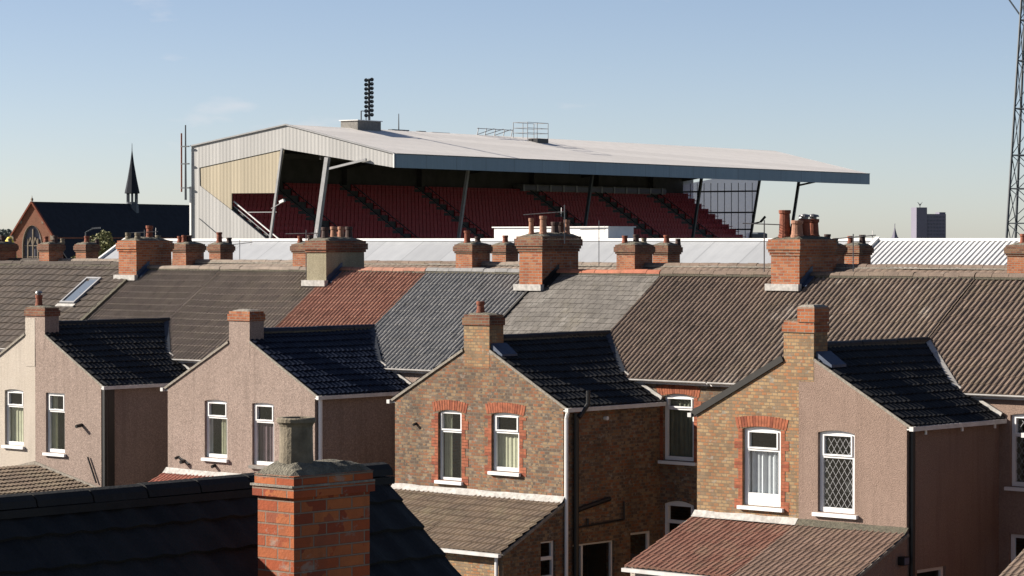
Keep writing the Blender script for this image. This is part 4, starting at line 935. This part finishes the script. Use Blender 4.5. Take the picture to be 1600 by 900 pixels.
for d in (-1, 1):
    A = CO+CW*d*(hw+.15)+Z_*(eav-.15); B = CO+Z_*(apex+.05)
    mb.hexa([A+CL*.1, B+CL*.1, B+CL*60, A+CL*60], [p_-Z_*.25 for p_ in (A+CL*.1, B+CL*.1, B+CL*60, A+CL*60)], 'church_slate')
A = CO+CW*(hw+3.2)+Z_*5.3; B = CO+CW*(hw+.1)+Z_*9.3
mb.hexa([A+CL*.3, B+CL*.3, B+CL*60, A+CL*60], [p_-Z_*.25 for p_ in (A+CL*.3, B+CL*.3, B+CL*60, A+CL*60)], 'church_slate')
cr = mb.build('roof', h)
mb = MB(); mb.bar(CO+Z_*apex+CL*.5, CO+Z_*apex+CL*60, .25, .25, 'church_slate'); mb.build('ridge_tiles', cr)
mb = MB(); gi = [(x*.93, 3.1+(z-3)*.985) for x, z in gothic]
mb.plate(gothic, [gi], CO, CW, Z_, -CL, -.4, .06, 'stone'); mb.plate(gi, [], CO, CW, Z_, -CL, -.42, -.38, 'tower_glass')
for x in (-.85, 0, .85): mb.bar(CO+CW*x-CL*-.2+Z_*3, CO+CW*x+CL*.2+Z_*(9.2 if x else 10.6), .16, .16, 'stone', up=CL)
for z in (5, 6.6, 8.2): mb.bar(CO-CW*1.5+CL*.2+Z_*z, CO+CW*1.5+CL*.2+Z_*z, .1, .12, 'stone')
for x in (-.45, .45):
    mb.bar(CO+CW*x*1.9+CL*.2+Z_*8.2, CO+CW*x*.9+CL*.2+Z_*9.4, .12, .12, 'stone', up=CL); mb.bar(CO+CW*x*.1+CL*.2+Z_*8.2, CO+CW*x*.9+CL*.2+Z_*9.4, .12, .12, 'stone', up=CL)
mb.build('window', h)
mb = MB()
for d in (-1, 1): mb.bar(CO+CW*d*(hw+.1)-CL*.05+Z_*(eav+.05), CO-CL*.05+Z_*(apex+.1), .4, .22, 'brick_red_dark'); mb.obox(CO, CW, Z_, -CL, d*hw-.3, d*hw+.3, eav-.6, eav+.1, -.1, .12, 'stone'); mb.obox(CO, CW, Z_, -CL, d*(hw*.55)-.2, d*hw*.55+.2, eav+1.75, eav+2.2, 0, .12, 'stone')
mb.lathe(CO+Z_*(apex+.2), [(.15, 0), (.2, .3), (.05, .5), (.001, .9)], 'stone', 6)
mb.build('coping', h)
sc = CO+CL*26.2+Z_*(apex-.1)
mb = MB()
def ngon_prism(mb, c, prof, m, n=8): mb.lathe(c, prof, m, n)
mb.lathe(sc, [(1.15, -2.6), (.95, 0), (.85, .1), (.85, .5)], 'steel_dark', 8)
for k in range(8):
    a_ = 2*math.pi*k/8; mb.tube(sc+V((.75*math.cos(a_), .75*math.sin(a_), .4)), sc+V((.75*math.cos(a_), .75*math.sin(a_), 2.0)), .12, 'steel_dark', n=5)
mb.lathe(sc, [(.85, 1.75), (1.15, 1.8), (.72, 3.9), (.32, 6.2), (.06, 8.2), (.03, 9.3), (.001, 9.4)], 'church_slate', 8)
mb.build('spire', h)
# ---------------------------------------------------------------- far things
def dirpt(px, dist, z=0):
    a_ = R(42.4)-math.atan((px-800)/4380); return V((-math.sin(a_)*dist, math.cos(a_)*dist, z))
# tower block
c = dirpt(1451, 2400); h = thing('tower_block', 'lone purple grey tower block on the horizon', 'tower block', tuple(c))
u = rt; n = V((rt.y, -rt.x, 0))
u2 = (u*.97+n*-.24).normalized(); n2 = V((u2.y, -u2.x, 0))
mb = MB(); mb.obox(c, u2, Z_, n2, -13.5, -4, 0, 36.5, -6, 6, 'hazed_wall'); mb.obox(c, u2, Z_, n2, -4, 13.5, 0, 31, -7, 5, 'hazed_wall'); mb.obox(c, u2, Z_, n2, 8, 13.5, 31, 32.5, -5, 4, 'hazed_wall'); mb.build('wall', h)
mb = MB()
for k in range(10):
    for j in range(6): mb.obox(c, u2, Z_, n2, -3.2+j*2.7, -1.4+j*2.7, 1.2+k*2.95, 2.6+k*2.95, 5.0, 5.1, 'tower_glass')
mb.build('window', h)
mb = MB(); mb.tube(c-u2*8+Z_*36, c-u2*8+Z_*40, .3, 'steel_dark'); mb.tube(c-u2*8+Z_*38, c-u2*6+Z_*41, .25, 'steel_dark'); mb.tube(c-u2*8+Z_*38, c-u2*10+Z_*41, .25, 'steel_dark'); mb.build('aerial', h)
c = dirpt(1398, 900); mb = MB(); mb.lathe(c, [(1.3, 0), (1.3, 9.8), (1.0, 10), (.35, 12), (.12, 13.0), (.1, 14.2), (.001, 14.3)], 'hazed_wall', 6); mb.obox(c, u, Z_, n, -3.2, 3.2, 0, 9.6, -2, 2, 'hazed_wall'); unit(mb, 'far_spire', 'tiny dark spire on the skyline to the left of the tower block', 'spire', c)
c = dirpt(1182, 700); mb = MB(); mb.obox(c, u, Z_, n, -2.4, 2.4, 0, 10.5, -3, 3, 'steel_dark'); mb.frustum(c.x-2, c.x+2, c.y-2, c.y+2, 10.5, 10.9, .8, 'steel_dark'); unit(mb, 'far_building', 'dark flat roofed block low beside the grandstand wind screen', 'building', c)
def tree(px, dist, top, rad, label, m='leaves', n=2600, leaf=.16, group=None, name='tree', hgt=None):
    c = dirpt(px, dist); h = thing(name, label, 'tree', tuple(c), group); rnd = random.Random(int(px))
    hgt = hgt or rad*1.7; zc = top-hgt/2
    tr = MB(); tr.tube(c, c+Z_*(zc-hgt*.2), .16*rad*.7, 'bark', .1*rad*.6, n=7)
    blobs = [(V((0, 0, zc)), rad*.55)]
    for k in range(9):
        a_ = rnd.uniform(0, 2*math.pi); e = rnd.uniform(-.8, .95)
        b = V((math.cos(a_)*rad*.62*math.cos(e*1.2), math.sin(a_)*rad*.62*math.cos(e*1.2), zc+e*hgt*.36)); blobs.append((b, rad*rnd.uniform(.28, .45)))
        tr.tube(c+Z_*(zc-hgt*.35), c+V((b.x, b.y, b.z)), .06*rad*.6, 'bark', .02, n=5)
    tr.build('trunk', h)
    mb = MB()
    for i in range(n):
        b, r_ = rnd.choice(blobs); d = V((rnd.gauss(0, 1), rnd.gauss(0, 1), rnd.gauss(0, 1))).normalized(); p_ = c+b+d*r_*rnd.uniform(.55, 1.08)
        a1 = V((rnd.gauss(0, 1), rnd.gauss(0, 1), rnd.gauss(0, 1))).normalized(); a2 = a1.orthogonal().normalized(); s_ = leaf*rnd.uniform(.6, 1.4)
        mb.face([p_-a1*s_, p_+a2*s_*.6, p_+a1*s_, p_-a2*s_*.6], m)
    mb.build('crown', h, recalc=False)
tree(149, 250, 10.15, 1.9, 'round olive green tree in front of the dark church roof', hgt=3.6, leaf=.13)
tree(128, 245, 8.3, 1.2, 'small pale green bush top beside the far chimney', hgt=2.4, n=1200, leaf=.1)
tree(8, 700, 11.6, 3.2, 'hazy grey green tree on the skyline at the far left edge', 'leaves_far', 2000, .35, 'skyline trees'); tree(24, 720, 10.9, 2.6, 'hazy low tree on the skyline against the church gable', 'leaves_far', 1600, .35, 'skyline trees'); tree(-14, 690, 12.2, 3.6, 'hazy taller tree on the skyline by the dark chimney', 'leaves_far', 1600, .35, 'skyline trees')
c = dirpt(15, 300); mb = MB()
mb.lathe(c, [(.8, 0), (.8, 7.1)], 'red_vinyl', 12); mb.lathe(c, [(.82, 7.1), (.72, 7.6), (.62, 8.2), (.45, 8.9), (.2, 9.3), (.001, 9.35)], 'yellow_vinyl', 12); mb.lathe(c+rt*.1-tw*-.2, [(.35, 6.6), (.35, 7.3)], 'red_vinyl', 10)
unit(mb, 'inflatable_column', 'yellow inflatable column with a red base at the left, beside the church gable', 'inflatable', c)
c = dirpt(134, 220); mb = MB(); mb.tube(c, c+Z_*9.6, .07, 'steel_dark', .045); mb.tube(c+Z_*9.6, c+Z_*9.9+rt*.6, .04, 'steel_dark'); mb.bar(c+Z_*9.9+rt*.5, c+Z_*9.95+rt*1.15, .22, .12, 'steel_light'); unit(mb, 'street_lamp', 'street lamp with a pale head seen against the church roof', 'street lamp', c)
# ---------------------------------------------------------------- aerials
def aerial(base, top, b0, b1, n, label, el=.16):
    mb = MB(); base = V(base); mb.tube(base, (base.x, base.y, top), .016, 'aerial_metal', n=5)
    b0 = V(b0); b1 = V(b1); mb.tube(b0, b1, .014, 'aerial_metal', n=5); d = (b1-b0).normalized(); s_ = Z_.cross(d).normalized()
    for i in range(n):
        p_ = b0+(b1-b0)*((i+.5)/n); e = el*(.6+.4*i/n); mb.tube(p_-s_*e, p_+s_*e, .007, 'aerial_metal', n=4)
    p_ = b0+(b1-b0)*.92; mb.tube(p_-Z_*.12, p_+Z_*.12+s_*.05, .010, 'aerial_metal', n=4)
    unit(mb, 'television_aerial', label, 'aerial', base, 'television aerials on the chimneys')
aerial((-49.95, 56.8, 8.9), 9.95, (-50.9, 56.2, 9.68), (-49.95, 56.8, 9.76), 8, 'tall television aerial on the central chimney above the grey roof')
aerial((-42.75, 56.2, 8.2), 9.5, (-43.2, 55.9, 9.42), (-42.3, 56.4, 9.38), 7, 'long television aerial poking left from the biggest chimney')
aerial((-40.6, 57.0, 8.1), 9.15, (-41.3, 57.0, 9.02), (-40.2, 57.4, 9.12), 6, 'television aerial poking right from the biggest chimney toward the tall red pots')
aerial((-59.75, 56.5, 7.9), 9.3, (-60.3, 56.2, 9.18), (-59.4, 56.7, 9.2), 6, 'television aerial beside the beige rendered chimney, in front of the seats')
aerial((-67.5, 56.9, 8.9), 9.32, (-67.9, 56.6, 9.22), (-67.2, 57.2, 9.26), 6, 'squat television aerial on the orange chimney by the skylight')
aerial((-70.0, 81.6, 8.0), 9.75, (-70.6, 81.2, 9.40), (-69.8, 81.8, 9.42), 5, 'slim television aerial pole standing on the farther ridge below the seats')
aerial((-91.9, 82.9, 8.0), 9.0, (-92.0, 82.6, 8.8), (-91.4, 83.2, 8.9), 5, 'small television aerial in front of the low white roof near the grandstand end')
